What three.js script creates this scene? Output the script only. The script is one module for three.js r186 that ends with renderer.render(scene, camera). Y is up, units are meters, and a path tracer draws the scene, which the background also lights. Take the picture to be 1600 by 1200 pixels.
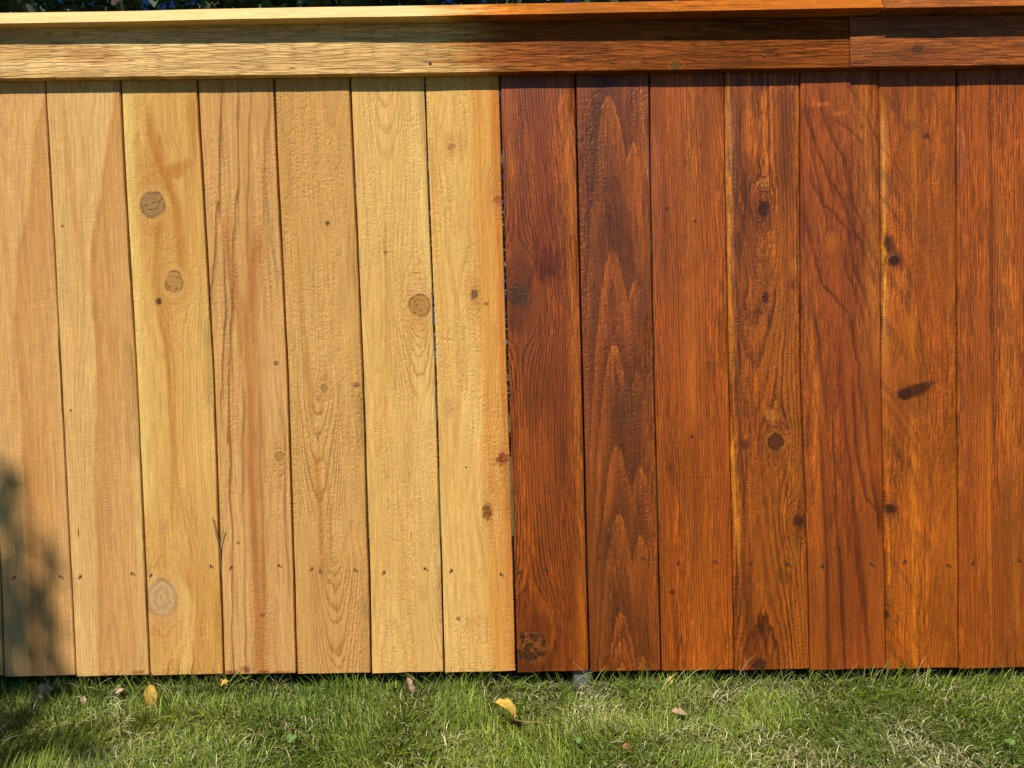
import * as THREE from 'three';
import { Sky } from 'three/addons/objects/Sky.js';
import { mergeGeometries, toCreasedNormals } from 'three/addons/utils/BufferGeometryUtils.js';

// ---------------------------------------------------------------- camera, sky, sun, exposure
const scene = new THREE.Scene();
const camera = new THREE.PerspectiveCamera(53.13, 4 / 3, 0.02, 6000);
camera.rotation.order = 'YXZ';
camera.rotation.set(-0.038564, 0.006856, -0.029206);
camera.position.set(0, 0.6492, 1.4728);
const SUN = new THREE.Vector3(-0.44, 1.35, 1.0).normalize();
const sky = new Sky();
sky.name = 'sky';
sky.userData = { kind: 'structure', label: 'clear blue sky above the fence', category: 'sky' };
sky.scale.setScalar(4000);
sky.material.uniforms.sunPosition.value.copy(SUN);
sky.material.uniforms.turbidity.value = 7;
sky.material.uniforms.rayleigh.value = 0.5;
sky.material.uniforms.mieCoefficient.value = 0.004;
if (sky.material.uniforms.cloudCoverage) sky.material.uniforms.cloudCoverage.value = 0;
scene.add(sky);
scene.environmentIntensity = 0.1;
const sun = new THREE.DirectionalLight(new THREE.Color(1.0, 0.97, 0.92), 4.8);
sun.position.copy(SUN).multiplyScalar(20);
sun.castShadow = true;
sun.shadow.mapSize.set(4096, 4096);
Object.assign(sun.shadow.camera, { left: -4, right: 4, top: 5, bottom: -4, near: 1, far: 45 });
scene.add(sun, sun.target);
const renderer = new THREE.WebGLRenderer({ antialias: true });
renderer.toneMapping = THREE.LinearToneMapping;
renderer.toneMappingExposure = 1.3;
renderer.shadowMap.enabled = true;

// ---------------------------------------------------------------- helpers
const clamp = (x, a, b) => x < a ? a : x > b ? b : x;
const sstep = (a, b, x) => { const t = clamp((x - a) / (b - a), 0, 1); return t * t * (3 - 2 * t); };
const lerp = (a, b, t) => a + (b - a) * t;
function rng(seed) { let s = seed >>> 0; return () => { s = (s + 0x6D2B79F5) >>> 0; let t = s; t = Math.imul(t ^ (t >>> 15), t | 1); t ^= t + Math.imul(t ^ (t >>> 7), t | 61); return ((t ^ (t >>> 14)) >>> 0) / 4294967296; }; }
const LAT = new Float32Array(65536); { const r = rng(9); for (let i = 0; i < 65536; i++) LAT[i] = r(); }
function n2(x, y) {                                   // value noise 0..1
  const xi = Math.floor(x), yi = Math.floor(y); let fx = x - xi, fy = y - yi;
  fx = fx * fx * (3 - 2 * fx); fy = fy * fy * (3 - 2 * fy);
  const a = xi & 255, b = (xi + 1) & 255, c = (yi & 255) << 8, d = ((yi + 1) & 255) << 8;
  const p = LAT[c | a], q = LAT[d | a];
  const u = p + (LAT[c | b] - p) * fx;
  return u + (q + (LAT[d | b] - q) * fx - u) * fy;
}
const toLin = c => c <= 0.04045 ? c / 12.92 : Math.pow((c + 0.055) / 1.055, 2.4);
const toS = c => c <= 0.0031308 ? c * 12.92 : 1.055 * Math.pow(c, 1 / 2.4) - 0.055;
const counts = {};
function named(o, name) { const n = counts[name] = (counts[name] ?? -1) + 1; o.name = n ? name + '_' + String(n).padStart(3, '0') : name; return o; }
function shadows(o) { o.traverse(m => { if (m.isMesh) { m.castShadow = true; m.receiveShadow = true; } }); return o; }
function top(o, name, label, category, extra = {}) { named(o, name); o.userData = { label, category, ...extra }; scene.add(shadows(o)); return o; }
const groundY = (x, z) => -0.015 - 0.0185 * clamp(x, -8, 8) + 0.008 * (n2(x * 3 + 40, z * 3 + 11) - 0.5);

// ---------------------------------------------------------------- measured fence data, metres
const SEAMS = [
  [[-1.0187,0.0516],[-1.0148,0.2476]],
  [[-0.8773,0.0516],[-0.8768,0.2438],[-0.8761,0.6422],[-0.8766,1.0083],[-0.8775,1.1648]],
  [[-0.7331,0.0477],[-0.7321,0.2398],[-0.731,0.6379],[-0.7348,1.004],[-0.7349,1.176]],
  [[-0.589,0.0464],[-0.5863,0.2358],[-0.583,0.6336],[-0.587,0.9995],[-0.5895,1.1678]],
  [[-0.4464,0.0426],[-0.4438,0.2318],[-0.4401,0.6295],[-0.4436,0.9951],[-0.444,1.1573]],
  [[-0.3009,0.0387],[-0.2977,0.2278],[-0.2956,0.6253],[-0.2986,0.9907],[-0.2999,1.1528]],
  [[-0.1586,0.0349],[-0.1574,0.224],[-0.1555,0.6212],[-0.158,0.9864],[-0.1587,1.1485]],
  [[-0.0176,0.0375],[-0.0172,0.2201],[-0.0174,0.6172],[-0.017,0.9821],[-0.0168,1.144]],
  [[0.125,0.0336],[0.1246,0.2162],[0.1255,0.613],[0.1258,0.9777],[0.1262,1.1575]],
  [[0.2643,0.0299],[0.2639,0.2124],[0.2627,0.609],[0.2641,0.9735],[0.2662,1.1531]],
  [[0.4065,0.0261],[0.4061,0.2085],[0.4065,0.6049],[0.4059,0.9692],[0.4074,1.1487]],
  [[0.5523,0.0222],[0.5512,0.2045],[0.5428,0.6009],[0.5469,0.9649],[0.5495,1.1443]],
  [[0.6998,0.0182],[0.6986,0.2004],[0.696,0.5965],[0.6981,0.9603],[0.697,1.1397]],
  [[0.8409,0.0144],[0.8415,0.1965],[0.8411,0.5922],[0.8426,0.9559],[0.8442,1.1351]]];
const PICKETS = [
  {label: 'unstained cedar picket with a soft tan streak and tree shadow low down',
   stain: 0,
   base: [219,173,112],
   alt: [209,158,97],
   sp: 4.2,
   ring: 0.5,
   px: 0.5,
   late: [190,138,84],
   scaleA: 0.35,
   sawA: 0.6,
   grainA: 0.25,
   streaks: [
     {p:[[-0.8757,1.1648],[-0.9018,1.0875],[-0.9202,0.9491],[-0.9445,0.8647],[-0.9548,0.7428],[-0.954,0.6197],[-0.9532,0.4959],[-0.955,0.3713],[-0.9579,0.246],[-0.9643,0.0565]],wl:0.0061,wr:0.0589,c:[188,130,72],a:0.75},
     {p:[[-0.9759,0.9871],[-0.9707,0.902],[-0.9658,0.7676],[-0.9662,0.6694],[-0.9691,0.5707]],wl:0.0074,wr:0.0098,c:[188,130,72],a:0.35}],
   knots: [],
   blots: [],
   cath: []},
  {label: 'unstained cedar picket with a wavering brown heartwood line',
   stain: 0,
   base: [221,179,116],
   alt: [211,165,102],
   sp: 4.2,
   ring: 0.5,
   px: 0.5,
   late: [192,142,86],
   scaleA: 0.45,
   sawA: 0.5,
   grainA: 0.35,
   streaks: [
     {p:[[-0.7412,1.1726],[-0.7563,1.089],[-0.7757,0.9931],[-0.8023,0.8787],[-0.81,0.8241],[-0.8044,0.7629],[-0.8026,0.6769],[-0.8057,0.5908],[-0.8131,0.4919],[-0.8181,0.3675],[-0.8264,0.0528]],wl:0.0074,wr:0.0638,c:[188,130,72],a:0.8},
     {p:[[-0.8435,1.1037],[-0.8387,0.983],[-0.8287,0.8917],[-0.8235,0.8245]],wl:0.0074,wr:0.0074,c:[188,130,72],a:0.4},
     {p:[[-0.7971,0.9817],[-0.8118,0.8364],[-0.8131,0.6157]],wl:0.0098,wr:0.0037,c:[226,186,118],a:0.5}],
   knots: [
     {x:-0.8592,y:0.9193,rx:0.0031,ry:0.0031,kind:'speck'},
     {x:-0.8614,y:0.5664,rx:0.0031,ry:0.0031,kind:'speck'}],
   blots: [
     {x:-0.8587,y:0.3286,rx:0.0015,ry:0.0098,c:[110,70,35],a:0.9},
     {x:-0.7574,y:0.0509,rx:0.0172,ry:0.0049,c:[140,84,44],a:0.6}],
   cath: []},
  {label: 'unstained cedar picket with four round knots, one large pale knot low down',
   stain: 0,
   base: [219,175,103],
   alt: [207,157,86],
   sp: 4.2,
   ring: 0.42,
   px: 0.35,
   late: [184,132,70],
   scaleA: 0.5,
   sawA: 0.15,
   grainA: 0.4,
   streaks: [
     {p:[[-0.732,1.1603],[-0.7311,0.9797],[-0.7289,0.8217],[-0.7292,0.6625],[-0.7301,0.5144],[-0.7299,0.39]],wl:0.0074,wr:0.0196,c:[232,196,118],a:0.9},
     {p:[[-0.6856,1.1109],[-0.6772,1.0565],[-0.6678,1.0237],[-0.6547,0.9895],[-0.6411,0.9406],[-0.6382,0.8434],[-0.6356,0.8189]],wl:0.0086,wr:0.0172,c:[180,120,58],a:0.8},
     {p:[[-0.6747,0.9295],[-0.6818,0.8812],[-0.6865,0.8083],[-0.6789,0.7347],[-0.6713,0.6854],[-0.6685,0.5868],[-0.6669,0.4878],[-0.6752,0.3635]],wl:0.0061,wr:0.0147,c:[180,120,58],a:0.62},
     {p:[[-0.6007,1.1562],[-0.6009,1.0963],[-0.6102,1.0002]],wl:0.0098,wr:0.0123,c:[180,120,58],a:0.45},
     {p:[[-0.6099,0.9518],[-0.6032,0.8302]],wl:0.0123,wr:0.0172,c:[205,152,80],a:0.6},
     {p:[[-0.6491,0.3628],[-0.6395,0.3],[-0.6424,0.2373]],wl:0.0196,wr:0.0196,c:[180,120,58],a:0.35},
     {p:[[-0.662,0.2441],[-0.6391,0.1995],[-0.6344,0.1363],[-0.6459,0.048]],wl:0.0074,wr:0.0491,c:[192,134,66],a:0.75},
     {p:[[-0.6723,0.2381],[-0.6541,0.1999],[-0.6519,0.1368],[-0.6685,0.0486]],wl:0.0037,wr:0.0037,c:[232,190,120],a:0.5}],
   knots: [
     {x:-0.6857,y:0.9553,rx:0.0245,ry:0.0257,kind:'round',c:[150,116,76],crack:[[-18,3,6,-4],[8,-2,16,-9],[-8,8,14,6]]},
     {x:-0.6509,y:0.8072,rx:0.0172,ry:0.0209,kind:'round',c:[174,128,74],rim:0.8,crack:[[4,-8,12,-4],[-12,3,-4,12],[-4,12,10,8]]},
     {x:-0.6821,y:0.7715,rx:0.0061,ry:0.0074,kind:'hole',c:[92,62,36]},
     {x:-0.6928,y:0.3327,rx:0.005,ry:0.005,kind:'round',c:[176,146,100]},
     {x:-0.703,y:0.1949,rx:0.0299,ry:0.0387,kind:'round',c:[188,152,108],rim:0.35,crack:[[8,6,14,6]]}],
   blots: [
     {x:-0.6664,y:1.0526,rx:0.0086,ry:0.0319,c:[180,120,58],a:0.6},
     {x:-0.6413,y:1.0156,rx:0.0246,ry:0.0172,c:[180,120,58],a:0.75},
     {x:-0.6162,y:1.0293,rx:0.0147,ry:0.0123,c:[180,120,58],a:0.5},
     {x:-0.6023,y:1.1203,rx:0.0098,ry:0.0417,c:[180,120,58],a:0.35},
     {x:-0.6338,y:0.8858,rx:0.0086,ry:0.0417,c:[180,120,58],a:0.5},
     {x:-0.7222,y:0.237,rx:0.0123,ry:0.0061,c:[235,205,150],a:0.7}],
   cath: []},
  {label: 'unstained cedar picket with ragged raised grain and reddish streaks',
   stain: 0,
   base: [213,165,105],
   alt: [201,150,90],
   sp: 7,
   ring: 0.3,
   px: 0.5,
   late: [168,118,66],
   scaleA: 0.85,
   sawA: 0.25,
   grainA: 0.6,
   streaks: [
     {p:[[-0.5447,1.1545],[-0.5519,1.0466],[-0.5578,0.9684],[-0.5666,0.9081],[-0.5698,0.8632],[-0.5767,0.8172],[-0.5818,0.7868]],wl:0.0017,wr:0.0049,c:[128,84,44],a:0.75,g:1.2,j:2.6},
     {p:[[-0.5131,1.1535],[-0.5223,0.9975],[-0.5292,0.9227],[-0.5411,0.8466],[-0.5431,0.771],[-0.5477,0.694],[-0.5543,0.5995],[-0.5592,0.5157],[-0.5582,0.4536],[-0.5646,0.3916],[-0.5611,0.3291],[-0.5663,0.2666],[-0.5728,0.0587]],wl:0.0017,wr:0.0049,c:[128,84,44],a:0.75,g:1.2,j:2.6},
     {p:[[-0.552,0.8773],[-0.5587,0.725],[-0.5669,0.6492],[-0.5721,0.5593]],wl:0.0017,wr:0.0049,c:[128,84,44],a:0.75,g:1.2,j:2.6},
     {p:[[-0.4888,1.1527],[-0.5007,1.0451],[-0.5078,0.9366],[-0.509,0.8517]],wl:0.0017,wr:0.0049,c:[128,84,44],a:0.45,g:1.2,j:2.6},
     {p:[[-0.5293,0.6074],[-0.5358,0.484],[-0.5374,0.3596],[-0.5402,0.2345],[-0.5453,0.0579]],wl:0.0017,wr:0.0049,c:[128,84,44],a:0.45,g:1.2,j:2.6},
     {p:[[-0.4548,1.1517],[-0.4666,1.044],[-0.4778,0.9236]],wl:0.0017,wr:0.0049,c:[128,84,44],a:0.45,g:1.2,j:2.6},
     {p:[[-0.4993,0.5572],[-0.5026,0.3587],[-0.5103,0.057]],wl:0.0017,wr:0.0049,c:[128,84,44],a:0.45,g:1.2,j:2.6},
     {p:[[-0.4549,0.556],[-0.4555,0.3574],[-0.4569,0.2322]],wl:0.0017,wr:0.0049,c:[128,84,44],a:0.45,g:1.2,j:2.6},
     {p:[[-0.5485,0.9015],[-0.5424,0.8162],[-0.531,0.767],[-0.5268,0.6934],[-0.5247,0.6565]],wl:0.0074,wr:0.0147,c:[180,120,66],a:0.8},
     {p:[[-0.4908,0.8755],[-0.5044,0.815],[-0.5152,0.7053],[-0.5124,0.6562],[-0.5153,0.5577],[-0.5202,0.4712],[-0.52,0.3592],[-0.5191,0.2339],[-0.5196,0.0446]],wl:0.0098,wr:0.0221,c:[176,116,62],a:0.9},
     {p:[[-0.4679,0.9838],[-0.4627,0.8746],[-0.4517,0.8135]],wl:0.0025,wr:0.0037,c:[130,100,70],a:0.5},
     {p:[[-0.4553,1.1397],[-0.4701,1.02],[-0.478,0.9478]],wl:0.0074,wr:0.0098,c:[192,134,82],a:0.5},
     {p:[[-0.5154,0.2338],[-0.5208,0.0446]],wl:0.0061,wr:0.0074,c:[190,128,72],a:0.5}],
   knots: [
     {x:-0.4623,y:0.4658,rx:0.0093,ry:0.0093,kind:'round',c:[170,125,72],rim:0.9},
     {x:-0.4623,y:0.6461,rx:0.0049,ry:0.0049,kind:'speck'},
     {x:-0.5499,y:0.3,rx:0.0037,ry:0.0037,kind:'speck'},
     {x:-0.5086,y:0.1581,rx:0.005,ry:0.005,kind:'speck'}],
   blots: [
     {x:-0.5124,y:0.6562,rx:0.0172,ry:0.0491,c:[205,146,86],a:0.35},
     {x:-0.5734,y:0.0447,rx:0.0147,ry:0.0061,c:[120,66,34],a:0.8},
     {x:-0.5444,y:0.049,rx:0.011,ry:0.011,c:[118,62,30],a:0.8},
     {x:-0.5108,y:0.0443,rx:0.0172,ry:0.0049,c:[128,72,38],a:0.7},
     {x:-0.4758,y:0.0421,rx:0.0196,ry:0.0037,c:[136,80,42],a:0.7}],
   cath: []},
  {label: 'unstained cedar picket with scaly surface and U-shaped grain near its foot',
   stain: 0,
   base: [209,161,97],
   alt: [199,149,84],
   sp: 4.4,
   ring: 0.36,
   px: 0.75,
   late: [172,122,64],
   scaleA: 1,
   sawA: 0.1,
   grainA: 0.6,
   streaks: [
     {p:[[-0.4361,1.1331],[-0.4267,1.0669],[-0.4233,0.9703]],wl:0.0074,wr:0.0123,c:[196,142,82],a:0.6},
     {p:[[-0.4091,0.8365],[-0.4098,0.7267],[-0.4051,0.6285],[-0.3969,0.5543]],wl:0.0049,wr:0.011,c:[188,134,72],a:0.7},
     {p:[[-0.4022,0.8242],[-0.3997,0.702],[-0.3943,0.6527]],wl:0.0037,wr:0.0172,c:[216,170,102],a:0.5},
     {p:[[-0.3926,0.4427],[-0.3886,0.3555],[-0.3895,0.268],[-0.3907,0.2367]],wl:0.0061,wr:0.0098,c:[180,122,60],a:0.85},
     {p:[[-0.3776,0.4795],[-0.3703,0.3799],[-0.3716,0.28]],wl:0.0025,wr:0.0037,c:[170,116,58],a:0.6},
     {p:[[-0.4036,0.2245],[-0.3964,0.1551],[-0.3908,0.0411]],wl:0.0086,wr:0.0074,c:[190,134,70],a:0.5}],
   knots: [
     {x:-0.3524,y:0.9089,rx:0.0055,ry:0.0055,kind:'dark',c:[120,90,56]},
     {x:-0.3707,y:0.5942,rx:0.0074,ry:0.0086,kind:'round',c:[160,116,66],halo:0.5},
     {x:-0.31,y:0.6011,rx:0.0074,ry:0.0062,kind:'hole',c:[150,110,66]},
     {x:-0.3918,y:0.2405,rx:0.005,ry:0.005,kind:'dark',c:[112,92,72]}],
   blots: [],
   cath: [
     {x:-0.3842,d:-1,c:5200,p:1.9,apex:[0.5686,0.5365,0.4958,0.4425,0.3679],y0:0.576,y1:0.3555,col:[150,102,54],a:0.7},
     {x:-0.3643,d:-1,c:4300,p:1.9,apex:[0.2484,0.2245,0.1982,0.1567,0.129,0.0684,0.0405],y0:0.2546,y1:0.0278,col:[160,108,54],a:0.85}]},
  {label: 'pale unstained cedar picket with a cracked round knot at one edge',
   stain: 0,
   base: [224,181,112],
   alt: [215,168,96],
   sp: 5.2,
   ring: 0.32,
   px: 0.35,
   late: [190,142,80],
   scaleA: 0.75,
   sawA: 0.15,
   grainA: 0.55,
   streaks: [
     {p:[[-0.1758,1.143],[-0.1738,1.023],[-0.1714,0.9143],[-0.1653,0.8049]],wl:0.0123,wr:0.0098,c:[232,194,120],a:0.7},
     {p:[[-0.243,0.8923],[-0.2452,0.7951],[-0.2517,0.6486],[-0.2552,0.5502]],wl:0.0025,wr:0.0061,c:[194,144,78],a:0.55},
     {p:[[-0.205,0.6472],[-0.2159,0.4749],[-0.2152,0.3506]],wl:0.0037,wr:0.0049,c:[198,148,84],a:0.4}],
   knots: [
     {x:-0.1831,y:0.7482,rx:0.0208,ry:0.022,kind:'round',c:[172,122,68],rim:0.7,crack:[[-9,11,16,5],[-8,-8,-2,3]],halo:0.35},
     {x:-0.2445,y:0.8511,rx:0.0037,ry:0.0037,kind:'speck'},
     {x:-0.1531,y:0.2025,rx:0.0112,ry:0.0199,kind:'round',c:[206,160,94],halo:0.3}],
   blots: [
     {x:-0.1879,y:0.7873,rx:0.0196,ry:0.0172,c:[236,196,136],a:0.6},
     {x:-0.1563,y:0.259,rx:0.0098,ry:0.0221,c:[240,206,140],a:0.6}],
   cath: [
     {x:-0.2327,d:-1,c:5000,p:1.9,apex:[1.1567,1.1184,1.0669],y0:1.1746,y1:1.0369,col:[182,132,74],a:0.6},
     {x:-0.1861,d:-1,c:4200,p:1.9,apex:[0.714,0.7018,0.6871,0.67,0.6467,0.6099],y0:0.7262,y1:0.5853,col:[168,116,60],a:0.75},
     {x:-0.2138,d:1,c:5200,p:1.5,apex:[0.4871,0.4351,0.3717,0.3119,0.2607,0.2194],y0:0.5242,y1:0.188,col:[178,124,62],a:0.65},
     {x:-0.1614,d:-1,c:6000,p:1.8,apex:[0.1801,0.1663,0.1512,0.131,0.1033],y0:0.1926,y1:0.0351,col:[178,126,66],a:0.55}]},
  {label: 'unstained cedar picket with brown knots and orange stain bleeding along one edge',
   stain: 0,
   base: [227,184,112],
   alt: [216,168,94],
   sp: 5,
   ring: 0.42,
   px: 0.4,
   late: [192,140,72],
   scaleA: 0.95,
   sawA: 0.1,
   grainA: 0.5,
   streaks: [
     {p:[[-0.0568,1.1513],[-0.0578,0.9592],[-0.0568,0.753],[-0.0546,0.5444],[-0.0544,0.3461],[-0.0557,0.2212],[-0.0514,0.032]],wl:0.0196,wr:0.0737,c:[206,132,58],a:0.62},
     {p:[[-0.1487,1.0102],[-0.1478,0.8894],[-0.1425,0.7555],[-0.1387,0.6453]],wl:0.0049,wr:0.0074,c:[206,152,84],a:0.6},
     {p:[[-0.0277,1.1504],[-0.0286,0.9583],[-0.0278,0.7399],[-0.0263,0.5436],[-0.0257,0.3951],[-0.0261,0.044]],wl:0.0098,wr:0.0172,c:[190,104,40],a:0.55},
     {p:[[-0.0901,0.4713],[-0.089,0.3471],[-0.0954,0.2223],[-0.0988,0.0333]],wl:0.0061,wr:0.0074,c:[206,148,78],a:0.4}],
   knots: [
     {x:-0.1134,y:1.0476,rx:0.0097,ry:0.0085,kind:'dark',c:[176,124,80],halo:0.4},
     {x:-0.0773,y:0.7646,rx:0.0086,ry:0.011,kind:'dark',c:[124,86,56],halo:0.5},
     {x:-0.0545,y:0.748,rx:0.0049,ry:0.0037,kind:'speck'},
     {x:-0.0266,y:0.9438,rx:0.0122,ry:0.0109,kind:'dark',c:[166,98,52],halo:0.5},
     {x:-0.1344,y:0.5504,rx:0.0086,ry:0.0062,kind:'round',c:[206,158,100],rim:0.7},
     {x:-0.0328,y:0.4486,rx:0.0136,ry:0.0123,kind:'dark',c:[140,68,40],halo:0.4},
     {x:-0.0643,y:0.3464,rx:0.0111,ry:0.0185,kind:'dark',c:[128,80,40],halo:0.4},
     {x:-0.1278,y:0.1389,rx:0.005,ry:0.005,kind:'speck'},
     {x:-0.1036,y:0.4345,rx:0.0025,ry:0.0025,kind:'speck'}],
   blots: [],
   cath: []},
  {label: 'dark stained picket with a sooty knot at mid height and a scarred knot at its foot',
   stain: 1,
   base: [146,72,27],
   alt: [124,56,20],
   sp: 4.6,
   ring: 0.75,
   px: 1.1,
   late: [84,36,12],
   scaleA: 0.35,
   sawA: 0.2,
   grainA: 0.8,
   streaks: [
     {p:[[0.1105,1.158],[0.1141,0.833],[0.1163,0.5887],[0.1161,0.3413],[0.1133,0.0403]],wl:0.0172,wr:0.0098,c:[172,94,34],a:0.65},
     {p:[[-0.0056,1.1616],[0.0006,0.9575]],wl:0.0074,wr:0.0147,c:[166,90,36],a:0.5},
     {p:[[0.0566,1.1358],[0.062,0.9797],[0.0538,0.8591]],wl:0.0147,wr:0.0172,c:[112,48,18],a:0.55}],
   knots: [
     {x:0.0071,y:0.7608,rx:0.0257,ry:0.0269,kind:'dark',c:[72,44,26],halo:0.5},
     {x:0.011,y:0.0784,rx:0.0311,ry:0.0323,kind:'scar',c:[112,58,34],halo:0.5}],
   blots: [
     {x:0.0575,y:0.8165,rx:0.0295,ry:0.0442,c:[92,34,14],a:0.85},
     {x:0.0006,y:0.7085,rx:0.0172,ry:0.0319,c:[98,46,20],a:0.6},
     {x:0.0635,y:0.5903,rx:0.0295,ry:0.0614,c:[112,50,18],a:0.4},
     {x:0.0818,y:0.3547,rx:0.0221,ry:0.1105,c:[116,54,18],a:0.35},
     {x:0.0319,y:0.1119,rx:0.0368,ry:0.0368,c:[98,42,18],a:0.6}],
   cath: []},
  {label: 'dark stained picket with peaked cathedral grain',
   stain: 1,
   base: [152,76,34],
   alt: [116,56,28],
   sp: 6,
   ring: 0.42,
   px: 0.5,
   late: [96,44,20],
   scaleA: 0.9,
   sawA: 0.2,
   grainA: 0.6,
   streaks: [
     {p:[[0.2479,1.1418],[0.2548,1.0219],[0.2605,0.9496]],wl:0.0025,wr:0.0037,c:[184,110,58],a:0.6}],
   knots: [],
   blots: [
     {x:0.1959,y:0.8912,rx:0.0319,ry:0.081,c:[98,48,28],a:0.6},
     {x:0.1543,y:1.025,rx:0.0172,ry:0.1105,c:[92,48,28],a:0.6},
     {x:0.2124,y:0.5515,rx:0.0368,ry:0.0761,c:[96,50,30],a:0.75},
     {x:0.1546,y:0.7954,rx:0.0147,ry:0.1473,c:[96,48,26],a:0.4},
     {x:0.2388,y:0.7442,rx:0.0172,ry:0.0737,c:[98,50,28],a:0.5},
     {x:0.1639,y:0.2777,rx:0.0246,ry:0.0614,c:[100,54,30],a:0.5},
     {x:0.2099,y:0.2889,rx:0.0172,ry:0.0859,c:[98,50,26],a:0.45},
     {x:0.1578,y:0.1777,rx:0.0319,ry:0.0737,c:[110,62,36],a:0.4}],
   cath: [
     {x:0.1886,d:1,c:5200,p:1.9,apex:[1.4156,1.1314,0.8405,0.6542,0.4636,0.3321,0.1395],y0:1.191,y1:0.0134,col:[180,100,46],a:0.7,light:true,twin:[0.043,0.075]}]},
  {label: 'orange-brown stained picket with straight even grain',
   stain: 1,
   base: [171,87,33],
   alt: [153,73,25],
   sp: 4.6,
   ring: 0.75,
   px: 1.3,
   late: [104,46,14],
   scaleA: 0.15,
   sawA: 0.45,
   grainA: 0.5,
   streaks: [
     {p:[[0.2892,1.1524],[0.2896,0.9487],[0.2877,0.6328],[0.2913,0.3364],[0.2924,0.0355]],wl:0.0061,wr:0.0074,c:[126,56,20],a:0.6},
     {p:[[0.3468,1.1387],[0.3357,0.8264],[0.3347,0.5332]],wl:0.0123,wr:0.0147,c:[188,102,40],a:0.45},
     {p:[[0.3871,0.5809],[0.3912,0.4081],[0.3988,0.2836]],wl:0.0098,wr:0.0098,c:[140,60,24],a:0.5}],
   knots: [
     {x:0.2938,y:0.9184,rx:0.0036,ry:0.0049,kind:'speck'},
     {x:0.3468,y:0.8926,rx:0.0036,ry:0.0036,kind:'speck'},
     {x:0.288,y:0.1804,rx:0.0062,ry:0.005,kind:'speck'},
     {x:0.3324,y:0.4815,rx:0.0037,ry:0.0037,kind:'speck'}],
   blots: [
     {x:0.3394,y:0.4021,rx:0.0589,ry:0.0015,c:[110,46,16],a:0.35}],
   cath: []},
  {label: 'blotchy stained picket with two ringed knots and dark flecks',
   stain: 1,
   base: [168,88,32],
   alt: [136,66,24],
   fleck: 1,
   sp: 5.5,
   ring: 0.75,
   px: 0.35,
   late: [84,38,14],
   scaleA: 0.75,
   sawA: 0.1,
   grainA: 0.9,
   streaks: [
     {p:[[0.411,1.1486],[0.4075,0.8243],[0.4083,0.6048]],wl:0.0037,wr:0.011,c:[188,116,46],a:0.8},
     {p:[[0.4071,0.4695],[0.408,0.3828],[0.4134,0.2707]],wl:0.0025,wr:0.0147,c:[196,120,46],a:0.8},
     {p:[[0.4298,1.1242],[0.4257,0.8237],[0.4251,0.5183],[0.4295,0.2078],[0.4364,0.0316]],wl:0.0074,wr:0.0147,c:[104,50,20],a:0.7},
     {p:[[0.5155,1.1215],[0.5154,0.9659]],wl:0.0123,wr:0.0196,c:[112,54,24],a:0.6},
     {p:[[0.5433,1.1326],[0.5433,0.965]],wl:0.0074,wr:0.0074,c:[168,92,34],a:0.6},
     {p:[[0.4834,0.4797],[0.4826,0.3559],[0.4892,0.2312]],wl:0.0098,wr:0.0098,c:[178,98,34],a:0.45},
     {p:[[0.5237,0.5524],[0.5317,0.4289],[0.5404,0.3543]],wl:0.011,wr:0.0074,c:[136,74,28],a:0.6}],
   knots: [
     {x:0.477,y:0.9116,rx:0.0121,ry:0.0206,kind:'dark',c:[58,24,16],halo:0.35},
     {x:0.493,y:0.4671,rx:0.0147,ry:0.0159,kind:'round',c:[88,42,22],halo:0.3,rim:1},
     {x:0.5348,y:0.311,rx:0.0123,ry:0.0148,kind:'dark',c:[70,32,20],halo:0.35},
     {x:0.455,y:0.0336,rx:0.0161,ry:0.0149,kind:'dark',c:[66,34,24],halo:0.25},
     {x:0.4779,y:0.742,rx:0.0061,ry:0.011,kind:'dark',c:[70,32,18],halo:0.3}],
   blots: [
     {x:0.4291,y:0.4627,rx:0.0172,ry:0.0123,c:[86,38,20],a:0.8},
     {x:0.5342,y:0.7659,rx:0.0172,ry:0.0172,c:[104,50,26],a:0.7},
     {x:0.5241,y:0.2552,rx:0.0172,ry:0.0491,c:[108,64,24],a:0.6},
     {x:0.519,y:0.7238,rx:0.0221,ry:0.0491,c:[136,72,28],a:0.5},
     {x:0.479,y:0.9598,rx:0.016,ry:0.011,c:[196,128,82],a:0.55},
     {x:0.4864,y:0.5166,rx:0.0196,ry:0.0172,c:[196,122,64],a:0.55},
     {x:0.5348,y:0.8047,rx:0.0098,ry:0.0123,c:[186,120,66],a:0.4},
     {x:0.5049,y:0.2057,rx:0.0147,ry:0.0196,c:[100,54,24],a:0.6}],
   cath: [
     {x:0.4771,d:-1,c:3200,p:1.8,apex:[0.8851,0.8706,0.8512,0.827,0.798],y0:0.8887,y1:0.7737,col:[96,44,18],a:0.6},
     {x:0.4923,d:-1,c:3200,p:1.8,apex:[0.4448,0.4325,0.4176,0.3991],y0:0.4485,y1:0.3681,col:[100,48,20],a:0.6}]},
  {label: 'red-brown stained picket with diagonal wavy grain',
   stain: 1,
   base: [158,80,36],
   alt: [138,64,30],
   sp: 8.5,
   ring: 0.3,
   px: -2.2,
   late: [112,48,22],
   scaleA: 0.3,
   sawA: 0.2,
   grainA: 0.7,
   lineLo: 0.55,
   lean: 0.27,
   streaks: [
     {p:[[0.5651,0.9644],[0.585,0.9216],[0.6126,0.8943],[0.6364,0.8634],[0.6441,0.799],[0.6654,0.7438],[0.6793,0.6886]],wl:0.0023,wr:0.0074,c:[98,43,19],a:0.85,g:0.7,j:0.6},
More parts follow.
